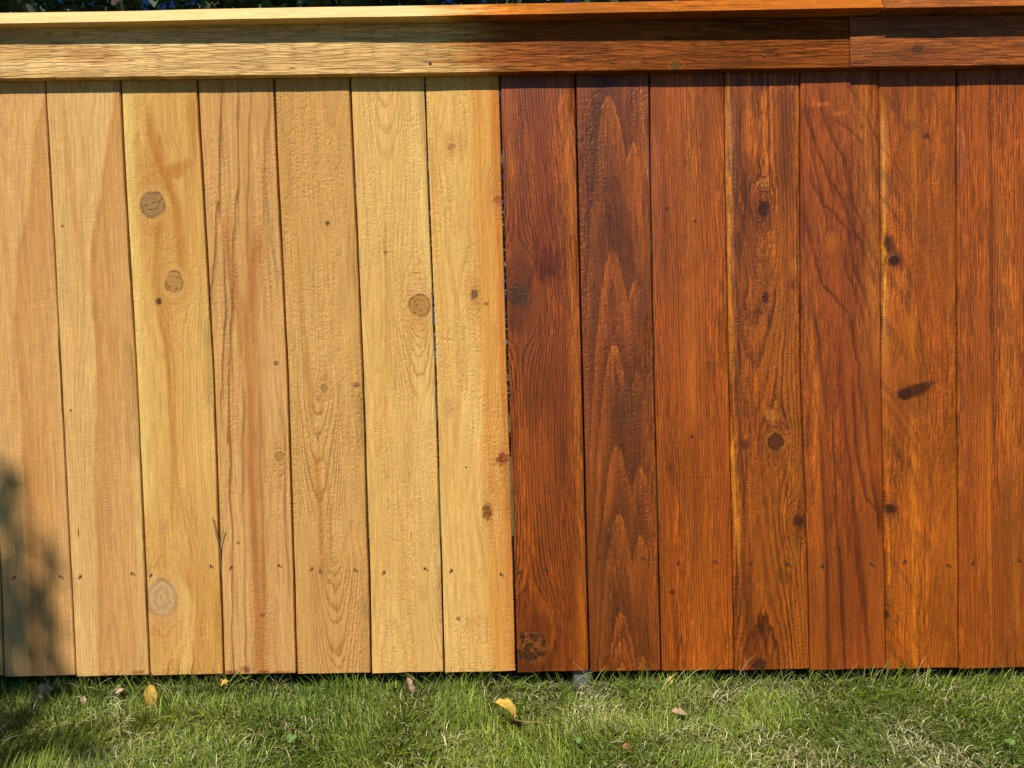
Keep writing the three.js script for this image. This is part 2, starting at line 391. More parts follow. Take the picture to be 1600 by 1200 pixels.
     {p:[[0.6013,0.9632],[0.625,0.924],[0.6426,0.8716],[0.6604,0.8409],[0.678,0.7859],[0.692,0.7308]],wl:0.0023,wr:0.0074,c:[98,43,19],a:0.85,g:0.7,j:0.6},
     {p:[[0.6316,0.9623],[0.6432,0.9235],[0.6632,0.871],[0.6807,0.8161],[0.6948,0.7672]],wl:0.0023,wr:0.0074,c:[98,43,19],a:0.85,g:0.7,j:0.6},
     {p:[[0.6558,0.9616],[0.6734,0.9165],[0.6912,0.8883]],wl:0.0023,wr:0.0074,c:[98,43,19],a:0.85,g:0.7,j:0.6},
     {p:[[0.5507,0.8961],[0.5634,0.8499],[0.5714,0.8133],[0.5829,0.7681],[0.6129,0.7332],[0.6345,0.7057],[0.6424,0.6592],[0.6515,0.5977],[0.6567,0.524]],wl:0.0023,wr:0.0074,c:[98,43,19],a:0.85,g:0.7,j:0.6},
     {p:[[0.5502,0.8599],[0.5532,0.8139],[0.5586,0.7688],[0.5641,0.7224],[0.5754,0.6611],[0.5806,0.5998],[0.587,0.526]],wl:0.0023,wr:0.0074,c:[98,43,19],a:0.85,g:0.7,j:0.6},
     {p:[[0.6295,0.7934],[0.6436,0.7566],[0.653,0.7259],[0.6647,0.689],[0.6761,0.6215]],wl:0.0023,wr:0.0074,c:[98,43,19],a:0.85,g:0.7,j:0.6},
     {p:[[0.5572,1.0904],[0.5744,1.0301],[0.592,0.9852],[0.6071,0.939]],wl:0.0023,wr:0.0074,c:[98,43,19],a:0.85,g:0.7,j:0.6},
     {p:[[0.5874,1.093],[0.6048,1.0447],[0.6284,0.9984],[0.6375,0.9501]],wl:0.0023,wr:0.0074,c:[98,43,19],a:0.85,g:0.7,j:0.6},
     {p:[[0.6398,1.1391],[0.6575,1.1052],[0.6751,1.0688],[0.6951,1.0264]],wl:0.0023,wr:0.0074,c:[98,43,19],a:0.85,g:0.7,j:0.6},
     {p:[[0.6172,1.0706],[0.6448,1.0518],[0.6685,1.0212],[0.6862,0.9787]],wl:0.0023,wr:0.0074,c:[98,43,19],a:0.85,g:0.7,j:0.6},
     {p:[[0.566,1.0303],[0.5806,0.9519],[0.5943,0.8912]],wl:0.0023,wr:0.0074,c:[98,43,19],a:0.85,g:0.7,j:0.6},
     {p:[[0.6147,0.5866],[0.6256,0.4818],[0.6363,0.3578],[0.6414,0.2644],[0.6522,0.139]],wl:0.0023,wr:0.0074,c:[98,43,19],a:0.85,g:0.7,j:0.6},
     {p:[[0.639,0.5736],[0.6448,0.4504],[0.6609,0.3571],[0.6851,0.3254]],wl:0.0023,wr:0.0074,c:[98,43,19],a:0.85,g:0.7,j:0.6},
     {p:[[0.6629,0.5275],[0.6735,0.3877],[0.6851,0.3254]],wl:0.0023,wr:0.0074,c:[98,43,19],a:0.85,g:0.7,j:0.6},
     {p:[[0.5747,0.5263],[0.5801,0.378],[0.5854,0.2285],[0.5852,0.0276]],wl:0.0023,wr:0.0074,c:[98,43,19],a:0.85,g:0.7,j:0.6},
     {p:[[0.6007,0.4516],[0.604,0.3277],[0.6123,0.2028],[0.6175,0.0267]],wl:0.0023,wr:0.0074,c:[98,43,19],a:0.85,g:0.7,j:0.6},
     {p:[[0.6475,0.2642],[0.6584,0.1389],[0.6645,0.0255]],wl:0.0023,wr:0.0074,c:[98,43,19],a:0.85,g:0.7,j:0.6},
     {p:[[0.672,1.1166],[0.6799,0.9609],[0.6878,0.7917],[0.6908,0.6211]],wl:0.0319,wr:0.0123,c:[172,98,48],a:0.7},
     {p:[[0.5545,0.8199],[0.5621,0.6737],[0.5772,0.5262]],wl:0.0098,wr:0.0123,c:[176,92,38],a:0.6},
     {p:[[0.6152,0.6233],[0.6179,0.4511],[0.6351,0.2521],[0.6509,0.0258]],wl:0.0098,wr:0.0147,c:[132,56,28],a:0.55},
     {p:[[0.5681,0.5757],[0.5696,0.3286],[0.5728,0.0279]],wl:0.0098,wr:0.0123,c:[176,92,34],a:0.5}],
   knots: [
     {x:0.6046,y:0.8426,rx:0.0085,ry:0.0146,kind:'eye',c:[166,84,38],rim:0.15,halo:0.15}],
   blots: [
     {x:0.5632,y:1.0902,rx:0.0147,ry:0.0123,c:[112,54,28],a:0.7},
     {x:0.6088,y:1.0709,rx:0.0319,ry:0.0172,c:[124,58,30],a:0.6},
     {x:0.5924,y:1.1036,rx:0.0196,ry:0.0049,c:[190,104,56],a:0.7},
     {x:0.6235,y:1.0848,rx:0.0172,ry:0.0061,c:[184,104,54],a:0.6},
     {x:0.5753,y:0.8314,rx:0.0172,ry:0.0319,c:[138,60,30],a:0.5}],
   cath: []},
  {label: 'stained picket with three dark knots and a yellow sapwood edge',
   stain: 1,
   base: [168,87,32],
   alt: [150,73,25],
   sp: 4.6,
   ring: 0.42,
   px: 0.8,
   late: [120,58,20],
   scaleA: 0.55,
   sawA: 0.25,
   grainA: 0.5,
   arc: 0.6,
   streaks: [
     {p:[[0.7032,1.1038],[0.7039,0.9361],[0.7028,0.7183],[0.7032,0.6452]],wl:0.0025,wr:0.0086,c:[206,134,50],a:0.9},
     {p:[[0.7054,0.6207],[0.7053,0.3745],[0.7077,0.125]],wl:0.0025,wr:0.0061,c:[176,100,36],a:0.6},
     {p:[[0.7551,0.7168],[0.757,0.5211],[0.7564,0.3234],[0.7562,0.023]],wl:0.0061,wr:0.0074,c:[196,114,36],a:0.6},
     {p:[[0.7635,1.1138],[0.7661,0.8619]],wl:0.0098,wr:0.0049,c:[186,112,52],a:0.55},
     {p:[[0.7803,1.1133],[0.7836,0.9337]],wl:0.0098,wr:0.0098,c:[126,66,34],a:0.5},
     {p:[[0.8296,0.9323],[0.8318,0.568],[0.8317,0.1967]],wl:0.0098,wr:0.0074,c:[182,98,30],a:0.5}],
   knots: [
     {x:0.7231,y:0.8076,rx:0.0133,ry:0.0109,kind:'hole',c:[58,28,14]},
     {x:0.7413,y:0.551,rx:0.0195,ry:0.0122,kind:'dark',c:[56,26,12],halo:0.4},
     {x:0.711,y:0.3309,rx:0.0123,ry:0.0098,kind:'dark',c:[60,30,14],halo:0.4},
     {x:0.7015,y:0.1252,rx:0.0074,ry:0.0086,kind:'dark',c:[60,34,18],halo:0.35},
     {x:0.7869,y:1.0391,rx:0.0072,ry:0.006,kind:'speck'}],
   blots: [
     {x:0.7149,y:0.8368,rx:0.011,ry:0.0246,c:[84,42,20],a:0.8},
     {x:0.7267,y:0.8026,rx:0.027,ry:0.0221,c:[118,58,26],a:0.5},
     {x:0.7147,y:0.3271,rx:0.0246,ry:0.0172,c:[112,56,24],a:0.5},
     {x:0.7561,y:0.5567,rx:0.0246,ry:0.0123,c:[70,33,15],a:0.85},
     {x:0.7732,y:0.5636,rx:0.0221,ry:0.0086,c:[72,34,16],a:0.8},
     {x:0.7928,y:0.5704,rx:0.0172,ry:0.0061,c:[92,44,20],a:0.6},
     {x:0.8099,y:0.576,rx:0.0123,ry:0.0049,c:[112,56,24],a:0.4},
     {x:0.741,y:0.7755,rx:0.027,ry:0.0221,c:[160,92,52],a:0.4},
     {x:0.7728,y:0.5206,rx:0.0295,ry:0.0172,c:[140,74,36],a:0.5},
     {x:0.7267,y:0.3056,rx:0.0172,ry:0.0147,c:[150,84,46],a:0.5},
     {x:0.7606,y:1.059,rx:0.0147,ry:0.0098,c:[118,66,44],a:0.5}],
   cath: []},
  {label: 'stained picket with straight grain and a dark vertical streak',
   stain: 1,
   base: [166,84,36],
   alt: [152,73,29],
   sp: 4.6,
   ring: 0.75,
   px: 1.4,
   late: [100,46,18],
   scaleA: 0.3,
   sawA: 0.4,
   grainA: 0.5,
   streaks: [
     {p:[[0.9054,1.1213],[0.9081,0.9299],[0.9071,0.7366],[0.9108,0.5166],[0.9117,0.4428]],wl:0.0049,wr:0.0049,c:[104,52,28],a:0.7},
     {p:[[0.9212,0.8934],[0.9276,0.7117],[0.9361,0.4421],[0.9467,0.0179]],wl:0.0049,wr:0.0295,c:[178,100,46],a:0.55},
     {p:[[0.9337,0.4421],[0.94,0.1938],[0.9467,0.0179]],wl:0.0123,wr:0.0123,c:[132,66,34],a:0.55},
     {p:[[0.8986,0.517],[0.9011,0.2945],[0.9047,0.019]],wl:0.0037,wr:0.0037,c:[196,112,36],a:0.5}],
   knots: [],
   blots: [
     {x:0.8891,y:0.5541,rx:0.0368,ry:0.0098,c:[140,66,26],a:0.35},
     {x:0.9309,y:0.3681,rx:0.0246,ry:0.0368,c:[128,64,32],a:0.5},
     {x:0.899,y:0.1135,rx:0.0491,ry:0.0074,c:[138,66,26],a:0.3}],
   cath: []},
];
const NAILS = [[[-0.9868,0.2443],[-0.8981,0.2431]],[[-0.8581,0.242],[-0.758,0.2455]],[[-0.7208,0.2407],[-0.6042,0.2551]],[[-0.5644,0.2515],[-0.4722,0.2527]],[[-0.4078,0.2447],[-0.3247,0.2399]],[[-0.2677,0.2333],[-0.1892,0.2386]],[[-0.1372,0.2334],[-0.042,0.2233]],[[-0.0034,0.2272],[0.0438,0.231]],[[0.1522,0.253],[0.2325,0.2483]],[[0.3027,0.2363],[0.3732,0.2369]],[[0.4436,0.2324],[0.5138,0.2267]],[[0.5804,0.2237],[0.6717,0.2249]],[[0.7395,0.2268],[0.822,0.217]],[[0.8712,0.2206],[0.9573,0.2232]]];
const TRIM_NAILS = [[-0.1452,1.1958],[0.4767,1.1893]];
const TRIM_KNOTS = [[0.3123,1.178],[0.7591,1.1921]];

// ---------------------------------------------------------------- wood painting (what the wood is: grain, knots, stain)
const GAIN = [[0.88, 0.82, 0.71], [0.86, 0.82, 0.32]];    // dry cedar, stained cedar
function polyAt(p, y, horiz) {
  const n = p.length;
  let lo = p[0], hi = p[n - 1];
  if (lo[1] > hi[1]) { /* listed top to bottom */
    if (y >= p[0][1]) return p[0][0]; if (y <= p[n - 1][1]) return p[n - 1][0];
    for (let i = 1; i < n; i++) if (y >= p[i][1]) { const t = (y - p[i][1]) / (p[i - 1][1] - p[i][1]); const s = t * t * (3 - 2 * t) * 0.4 + t * 0.6; return lerp(p[i][0], p[i - 1][0], s); }
  }
  if (y <= p[0][1]) return p[0][0]; if (y >= p[n - 1][1]) return p[n - 1][0];
  for (let i = 1; i < n; i++) if (y <= p[i][1]) { const t = (y - p[i - 1][1]) / (p[i][1] - p[i - 1][1]); return lerp(p[i - 1][0], p[i][0], t); }
  return p[n - 1][0];
}
function paintWood(sp, seed, W, H, x0, wid, y0, len) {
  const col = new Uint8Array(W * H * 4), bmp = new Uint8Array(W * H * 4), rgh = sp.change ? new Uint8Array(W * H * 4) : null;
  const ox = seed * 17.31, oy = seed * 5.77, cx = x0 + (sp.px ?? 0.5) * wid, spc = sp.sp / 1000;
  const streaks = sp.streaks ?? [], knots = sp.knots ?? [], blots = sp.blots ?? [], cath = sp.cath ?? [];
  const rowX = new Float64Array(streaks.length), rowA = new Float64Array(streaks.length);
  const big = knots.filter(k => k.kind !== 'speck' && k.kind !== 'hole');
  const C = [0, 0, 0];
  const mix = (c, t) => { C[0] += (c[0] - C[0]) * t; C[1] += (c[1] - C[1]) * t; C[2] += (c[2] - C[2]) * t; };
  for (let j = 0; j < H; j++) {
    const y = y0 + (j + 0.5) / H * len;
    streaks.forEach((s, k) => {
      const ya = Math.min(s.p[0][1], s.p[s.p.length - 1][1]), yb = Math.max(s.p[0][1], s.p[s.p.length - 1][1]);
      rowX[k] = polyAt(s.p, y); rowA[k] = s.a * sstep(ya - 0.06, ya + 0.02, y) * (1 - sstep(yb - 0.02, yb + 0.06, y));
    });
    const D = 0.02 + 0.05 * n2(y * 1.6 + oy, ox) + 0.012 * n2(y * 6 + oy, ox + 9);
    const mid = cx + 0.03 * (n2(y * 1.3 + oy, ox + 31) - 0.5) + (sp.lean ? -sp.lean * (Math.max(0, y - 0.42) + 0.25 * Math.min(0, y - 0.42)) + 0.012 * (n2(y * 5, 3.7) - 0.5) : 0);
    const saw = 0.7 * n2(y * 620, ox) + 0.3 * n2(y * 230, ox + 3);
    for (let i = 0; i < W; i++) {
      const x = x0 + (i + 0.5) / W * wid;
      // --- grain field, bent round the knots
      let psi = x + 0.004 * (n2(x * 9 + ox, y * 3 + oy) - 0.5) + 0.0016 * (n2(x * 45 + ox, y * 14) - 0.5);
      let near = 0;
      for (const k of big) {
        const dx = x - k.x, dy = (y - k.y) / 2.1, a2 = k.rx * k.rx * 2.8, r2 = dx * dx + dy * dy;
        if (r2 < a2 * 40) psi -= dx * a2 / Math.max(r2, a2) * (1 - r2 / (a2 * 40)), near = Math.max(near, 1 - Math.min(1, r2 / (a2 * 9)));
      }
      const dq = psi - mid;
      let q = Math.sqrt(dq * dq + D * D) / spc + 0.5 * (n2(psi * 70 + ox, y * 5 + oy) - 0.5) + (sp.lineLo ? 0.12 : 0.35) * (n2(x * 420 + ox, y * 60) - 0.5);
      let eye = 0;
      for (const k of big) {
        if (k.kind === 'scar' || (k.kind === 'dark' && k.rx > 0.016)) continue;
        const ex = (x - k.x) / k.rx, ey = (y - k.y) / k.ry; if (Math.abs(ex) > 4 || Math.abs(ey) > 7) continue;
        const re = Math.sqrt(ex * ex + ey * ey / (ey > 0 ? 2.2 : 3.4)); const w = sstep(2.5, 1.2, re + 0.8 * (n2(x * 45 + ox, y * 25 + oy) - 0.5)) * sstep(0.7, 1.0, re);
        if (w > eye) { eye = w; q = lerp(q, 100 + re * k.rx / Math.max(spc * 0.8, k.rx * 0.42) + 1.5 * (n2(x * 60 + ox, y * 40) - 0.5) + 0.6 * (n2(x * 200, y * 90) - 0.5), w > 0.35 ? 1 : 0); }
      }
      const rid = Math.floor(q), fr = q - rid, rr = LAT[(rid * 37 + seed * 101) & 65535];
      let line = sstep(sp.lineLo ?? 0.4, 0.9, fr) * (1 - sstep(0.92, 1, fr)) * (0.35 + 0.65 * rr) * (1 - 0.35 * eye);
      // --- base colour with slow variation
      const v1 = n2(x * 26 + ox, y * 3.2 + oy), v2 = n2(psi * 140 + ox, y * 5 + oy);
      let tA, tB, tL, stained = sp.stain;
      if (sp.change) {
        stained = sstep(sp.change[0], sp.change[1], y + 0.09 * (n2(x * 130 + ox, y * 5) - 0.5) + 0.06 * (n2(x * 420, y * 16) - 0.5));
        tA = [0, 1, 2].map(c => lerp(sp.base[c], sp.base2[c], stained)); tB = [0, 1, 2].map(c => lerp(sp.alt[c], sp.alt2[c], stained)); tL = [0, 1, 2].map(c => lerp(sp.late[c], sp.late2[c], stained));
      } else { tA = sp.base; tB = sp.alt; tL = sp.late; }
      const va = clamp(0.75 * v1 + 0.55 * v2 - 0.15, 0, 1);
      C[0] = lerp(tA[0], tB[0], va); C[1] = lerp(tA[1], tB[1], va); C[2] = lerp(tA[2], tB[2], va);
      // --- peaked or U-shaped growth lines
      let act = 0, bumpC = 0, groove = 0;
      for (const k of cath) {
        const dx = x - k.x - 0.006 * (n2(y * 9 + oy, k.y0 * 50) - 0.5), adx = Math.abs(dx);
        const yy = y + 0.024 * (n2(x * 75 + ox, k.y1 * 31) - 0.5) * Math.min(1, 0.25 + adx / 0.02) + 0.014 * (n2(x * 240, y * 90) - 0.5);
        let F = yy + k.d * k.c * 0.02 * Math.pow(adx, k.p); if (k.twin) F = Math.min(F, yy + k.twin[1] * (0.4 + 1.2 * n2(y * 3, 7.7)) + k.c * 0.02 * Math.pow(Math.abs(dx - k.twin[0]), k.p));
        const lo = Math.min(k.y0, k.y1), hi = Math.max(k.y0, k.y1);
        const al = sstep(lo - 0.03, lo + 0.02, y) * (1 - sstep(hi - 0.02, hi + 0.03, y)) * (1 - sstep(0.042, 0.064, adx));
        if (al <= 0) continue;
        const ap = k.apex; let g = -1;                 // apex rows run downwards, so heights fall
        if (F >= ap[0]) g = -(F - ap[0]) / 0.04; else if (F <= ap[ap.length - 1]) g = ap.length - 1 + (ap[ap.length - 1] - F) / 0.05;
        else for (let m = 1; m < ap.length; m++) if (F >= ap[m]) { g = m - 1 + (ap[m - 1] - F) / (ap[m - 1] - ap[m]); break; }
        const gf = g - Math.floor(g);
        if (k.light) {
          const ln = Math.max(1 - sstep(0, 0.055, gf), sstep(0.975, 1, gf)) * al;
          mix([88, 42, 22], al * 0.62 * sstep(0.3, 0.97, gf) * (0.55 + 0.9 * n2(x * 380 + ox, y * 260)));
          mix([158, 80, 36], al * 0.5 * (1 - sstep(0.05, 0.5, gf)));
          mix(k.col, ln * k.a * (0.25 + 0.75 * sstep(0.3, 0.7, n2(x * 90 + ox, y * 22)))); bumpC += ln * 0.12;
        } else {
          const ln = (k.d < 0 ? sstep(0.5, 0.93, gf) * (1 - sstep(0.95, 1, gf)) : (1 - sstep(0.06, 0.4, gf)) * sstep(0, 0.05, gf)) * al;
          mix(k.col, ln * k.a * 0.85); bumpC += ln * 0.6;
        }
        act = Math.max(act, al);
      }
      line *= 1 - 0.75 * act;
      mix(tL, Math.min(0.95, line * sp.ring * (1 + 0.9 * near)));
      // --- heartwood and sapwood streaks
      for (let k = 0; k < streaks.length; k++) {
        if (rowA[k] <= 0.01) continue;
        const s = streaks[k], dx = x - rowX[k] + (s.j ?? 1) * 0.0028 * (n2(x * 160 + ox, y * 16 + k * 7) - 0.5) + 0.0016 * (n2(x * 500, y * 70 + k) - 0.5);
        const w = dx < 0 ? s.wl : s.wr; if (Math.abs(dx) > w * 2) continue;
        const e = dx < 0 ? Math.exp(-dx * dx / (w * w) * 1.6) : (s.wr > 0.03 ? (0.62 + 0.38 * Math.exp(-dx / 0.008)) * (1 - sstep(w * 0.6, w * 1.6, dx)) : Math.exp(-dx * dx / (w * w) * 1.6));
        if (s.g) groove += s.g * e * rowA[k]; mix(s.c, Math.min(1, e * rowA[k] * (0.95 + 0.5 * (v2 - 0.5))));
      }
      for (const k of blots) {
        const dx = (x - k.x) / k.rx, dy = (y - k.y) / k.ry; const r = Math.sqrt(dx * dx + dy * dy); if (r > 1.7) continue;
        const e = 1 - sstep(0.35, 1.15, r + 0.5 * (n2(x * 220 + ox, y * 45 + oy) - 0.5) + 0.5 * (n2(x * 60 + ox, y * 30) - 0.5));
        mix(k.c, e * k.a);
      }
      // --- fibres, flecks, pores
      const f1 = n2(x * 1150 + ox, y * 34 + oy), f2 = n2(x * 520 + ox, y * 150 + oy), f3 = n2(x * 260 + ox, y * 16);
      let m = 1 + 0.12 * (f1 - 0.5) + 0.08 * (f3 - 0.5) + 0.05 * (f2 - 0.5);
      const isS = stained;
      const fm = sstep(0.25, 0.75, n2(x * 40 + ox + 50, y * 5 + oy));
      if (isS > 0.02) {
        const g1 = n2(x * 760 + ox, y * 62 + oy), g2 = n2(x * 330 + ox + 77, y * 26), g3 = n2(x * 900 + ox, y * 260);
        m *= 1 + isS * (0.34 * (g1 - 0.5) + 0.30 * (g2 - 0.5) + 0.22 * (g3 - 0.5)) * (0.35 + 0.9 * fm * (sp.fleck ?? 0.8));
        m *= 1 + isS * 0.22 * (n2(x * 30 + ox, y * 7 + 7) - 0.5);
      }
      if (sp.sawA > 0.4) m *= 1 + 0.07 * sp.sawA * (n2(y * 420 + oy, x * 60 + ox) - 0.5);
      if (sp.arc) { const aq = (y + (x - x0) * 1.1 + 6 * (x - x0) * (x - x0)) * 62; m *= 1 - 0.22 * sp.arc * sstep(0.62, 0.85, n2(aq, ox)) * (1 - sstep(0.03, 0.12, x - x0)); }
      C[0] *= m; C[1] *= m; C[2] *= m;
      // --- relief
      // stacked scallops torn along the grain by the saw: columns between growth lines, each a run of little steps
      const cw = (0.35 * psi + 0.65 * x + 0.005 * (n2(x * 90 + ox, y * 30 + oy) - 0.5) + 0.012 * n2(x * 22 + ox, y * 3)) / (sp.cell ?? 0.0085) + 0.6 * n2(y * 4 + oy, ox), ci = Math.floor(cw), cf = cw - ci;
      const ch = LAT[(ci * 53 + seed * 211 & 255) | 0x4100], tt = y * (60 + 55 * ch) + ch * 31 + 3.2 * n2(y * 38 + ci * 7.3, ox) - 2.2 * (cf - 0.5) * (cf - 0.5) * (ch > 0.3 ? 1 : -1) + 0.5 * n2(x * 500, y * 200);
      const ti = Math.floor(tt), tf = tt - ti, ta = LAT[((ci * 53 + ti * 17 + seed * 97) & 255) | 0x2300];
      const s1 = (tf < 0.2 ? tf / 0.2 : 1 - (tf - 0.2) / 0.8) * (0.25 + ta) * Math.min(1, 4 * Math.min(cf, 1 - cf) + 0.35), s2 = n2(x * 420 + ox, y * 420);
      const smask = 0.3 + 0.7 * sstep(0.3, 0.65, n2(x * 26 + ox, y * 7 + oy + 20));
      const fl = sp.flake ? 1 - Math.pow(1 - Math.abs(2 * n2(x * 320 + 0.9 * n2(x * 110, y * 18) + ox, y * 20 + oy) - 1), 3) - 0.7 * Math.pow(1 - Math.abs(2 * n2(x * 600 + 0.6 * n2(x * 90, y * 30) + ox, y * 40 + oy) - 1), 4) : 0;
      let h = 0.45 + sp.scaleA * smask * (0.27 * (s1 - 0.4) + 0.13 * (n2(x * 170 + ox, y * 210 + oy) - 0.5) + 0.08 * (s2 - 0.5)) + 0.34 * sp.grainA * (line - 0.25) * (0.5 + 0.5 * s2) + 0.08 * sp.sawA * (saw - 0.5) + 0.10 * (f1 - 0.5) + 0.08 * (f3 - 0.5) + 0.16 * sp.scaleA * bumpC - 0.3 * groove + (sp.flake ? 0.24 * (fl - 0.6) : 0);
      if (sp.flake) { const t = 1 + 0.20 * (fl - 0.65); C[0] *= t; C[1] *= t; C[2] *= t; }
      // --- knots
      for (const k of knots) {
        const dx = (x - k.x) / k.rx, dy = (y - k.y) / k.ry; let r = Math.sqrt(dx * dx + dy * dy);
        if (r > 7) continue;
        r += 0.16 * (n2(x * 70 + ox, y * 70) - 0.5) + 0.12 * (n2(x * 300 + ox, y * 300) - 0.5) + (k.kind === 'scar' || k.kind === 'dark' ? 0.4 * (n2(x * 300 + ox, y * 220) - 0.5) : 0);
        if (k.kind === 'speck') { const e = 1 - sstep(0.6, 1.2, r); mix(isS ? [74, 34, 16] : [128, 86, 50], 0.75 * e); h -= 0.15 * e; continue; }
        if (r > 0.9 && k.kind !== 'hole') {                // darker heartwood trailing along the grain above and below
          const rh = Math.sqrt(dx * dx + dy * dy / (dy > 0 ? 6 : 4)) + 0.5 * (n2(x * 140 + ox, y * 20 + oy) - 0.5);
          mix(isS ? [88, 38, 16] : [178, 120, 62], (k.halo ?? 0.32) * Math.exp(-Math.max(0, rh - 0.8) * 1.7) * (0.6 + 0.8 * v2));
        }
        if (r > 3.2) continue;
        const inn = 1 - sstep(0.9, 1.1, r);
        if (k.kind === 'round' || k.kind === 'eye') {
          if (r > 1 && r < 1.8) mix(isS ? [176, 100, 46] : [214, 168, 104], 0.4 * (1 - sstep(1.2, 1.8, r)));
          if (inn > 0) {
            const rg = 0.5 + 0.5 * Math.sin(r * 15 + 2.2 * n2(x * 110 + ox, y * 110));
            mix(k.c, inn * (0.78 + 0.25 * n2(x * 130 + ox, y * 130))); const t = 1.06 - 0.10 * rg * inn - 0.10 * inn * (n2(x * 700, y * 700) - 0.5); C[0] *= t; C[1] *= t; C[2] *= t;
            h += inn * 0.05 * (rg - 0.5) - inn * (h - 0.42) * 0.7;
          }
          const rim = Math.exp(-Math.pow((r - 0.98) / 0.1, 2)) * (k.rim ?? 0.45) * sstep(0.25, 0.75, n2(dx * 2.2 + ox, dy * 2.2 + oy));
          mix(isS ? [58, 26, 14] : [112, 78, 46], rim * 0.8); h -= rim * 0.2;
          if (k.crack) for (const c of k.crack) {
            const px = (x - k.x) / 0.00121, py = -(y - k.y) / 0.00121, ex = c[2] - c[0], ey = c[3] - c[1];
            const t = clamp(((px - c[0]) * ex + (py - c[1]) * ey) / (ex * ex + ey * ey), 0, 1);
            const d = Math.hypot(px - c[0] - ex * t, py - c[1] - ey * t) + 2.6 * (n2(x * 420, y * 420) - 0.5) + 1.0;
            const e = 1 - sstep(0.3, 1.7, d); mix([100, 68, 42], e * 0.7); h -= e * 0.3;
          }
        } else if (k.kind === 'dark') {
          mix(k.c, (1 - sstep(0.55, 1.1, r)) * 0.92);
          if (inn > 0) { const t = 1 + 0.35 * inn * (n2(x * 380 + ox, y * 380) - 0.5); C[0] *= t; C[1] *= t; C[2] *= t; h += inn * 0.16 * (n2(x * 260, y * 260) - 0.6); }
        } else if (k.kind === 'hole') {
          const e = 1 - sstep(0.6, 1.05, r); mix(k.c, e * 0.95); h -= e * 0.35;
          const rim = Math.exp(-Math.pow((r - 1.15) / 0.2, 2)); mix(isS ? [96, 48, 22] : [164, 118, 68], rim * 0.5);
        } else if (k.kind === 'scar') {
          const b = n2(x * 120 + ox, y * 120), b2 = n2(x * 420, y * 330);
          mix(k.c, inn * 0.8); mix([150, 92, 66], inn * sstep(0.55, 0.75, b2) * 0.6); mix([58, 34, 24], inn * sstep(0.55, 0.7, b) * 0.75); h += inn * 0.4 * (b2 - 0.5);
        }
      }
      const o = (j * W + i) * 4;
      for (let c = 0; c < 3; c++) {
        const g = lerp(GAIN[0][c], GAIN[1][c], isS);
        col[o + c] = clamp(Math.round(toS(toLin(clamp(C[c], 0, 255) / 255) * g) * 255), 0, 255);
      }
      col[o + 3] = 255;
      const hv = clamp(Math.round(h * 255), 0, 255); bmp[o] = bmp[o + 1] = bmp[o + 2] = hv; bmp[o + 3] = 255;
      if (rgh) { rgh[o] = 255; rgh[o + 1] = Math.round(255 * lerp(0.82, 0.5, stained)); rgh[o + 2] = 0; rgh[o + 3] = 255; }
    }
  }
  const mk = (d, srgb) => { const t = new THREE.DataTexture(d, W, H, THREE.RGBAFormat); t.magFilter = THREE.LinearFilter; t.minFilter = THREE.LinearMipmapLinearFilter; t.generateMipmaps = true; if (srgb) t.colorSpace = THREE.SRGBColorSpace; t.needsUpdate = true; return t; };
  return { map: mk(col, true), bump: mk(bmp), rough: rgh ? mk(rgh) : null };
}
function woodMaterial(sp, seed, W, H, x0, wid, y0, len, bumpScale) {
  const t = paintWood(sp, seed, W, H, x0, wid, y0, len);
  const m = new THREE.MeshPhysicalMaterial({ map: t.map, bumpMap: t.bump, bumpScale: bumpScale ?? 0.003, roughness: sp.stain ? 0.48 : 0.95, metalness: 0, specularIntensity: sp.stain ? 0.45 : 0.12, clearcoat: sp.stain ? 0.22 : 0, clearcoatRoughness: 0.28 });
  if (t.rough) { m.roughnessMap = t.rough; m.roughness = 1; }
  return m;
}
// ---------------------------------------------------------------- lofted boards
function loft(sections, uvOf, crease = 0.7) {          // sections: closed rings of [x,y,z]
  const P = [], U = [], n = sections[0].length, push = v => { P.push(...v); U.push(...uvOf(v[0], v[1], v[2])); };
  for (let s = 0; s + 1 < sections.length; s++) for (let k = 0; k < n; k++) {
    const a = sections[s][k], b = sections[s][(k + 1) % n], c = sections[s + 1][(k + 1) % n], d = sections[s + 1][k];
    push(a); push(b); push(c); push(a); push(c); push(d);
  }
  for (const [sec, flip] of [[sections[0], 1], [sections[sections.length - 1], 0]]) for (let k = 1; k + 1 < n; k++) {
    const t = flip ? [sec[0], sec[k + 1], sec[k]] : [sec[0], sec[k], sec[k + 1]]; t.forEach(push);
  }
  const g = new THREE.BufferGeometry();
  g.setAttribute('position', new THREE.Float32BufferAttribute(P, 3)); g.setAttribute('uv', new THREE.Float32BufferAttribute(U, 2));
  return toCreasedNormals(g, crease);
}
const seamX = (s, y) => { const p = s; if (y <= p[0][1]) return p[0][0]; for (let i = 1; i < p.length; i++) if (y <= p[i][1]) return lerp(p[i - 1][0], p[i][0], (y - p[i - 1][1]) / (p[i][1] - p[i - 1][1])); return p[p.length - 1][0]; };
const slope = x => -0.0185 * x;
const PICK_T = 0.016, PTOP = 1.262;
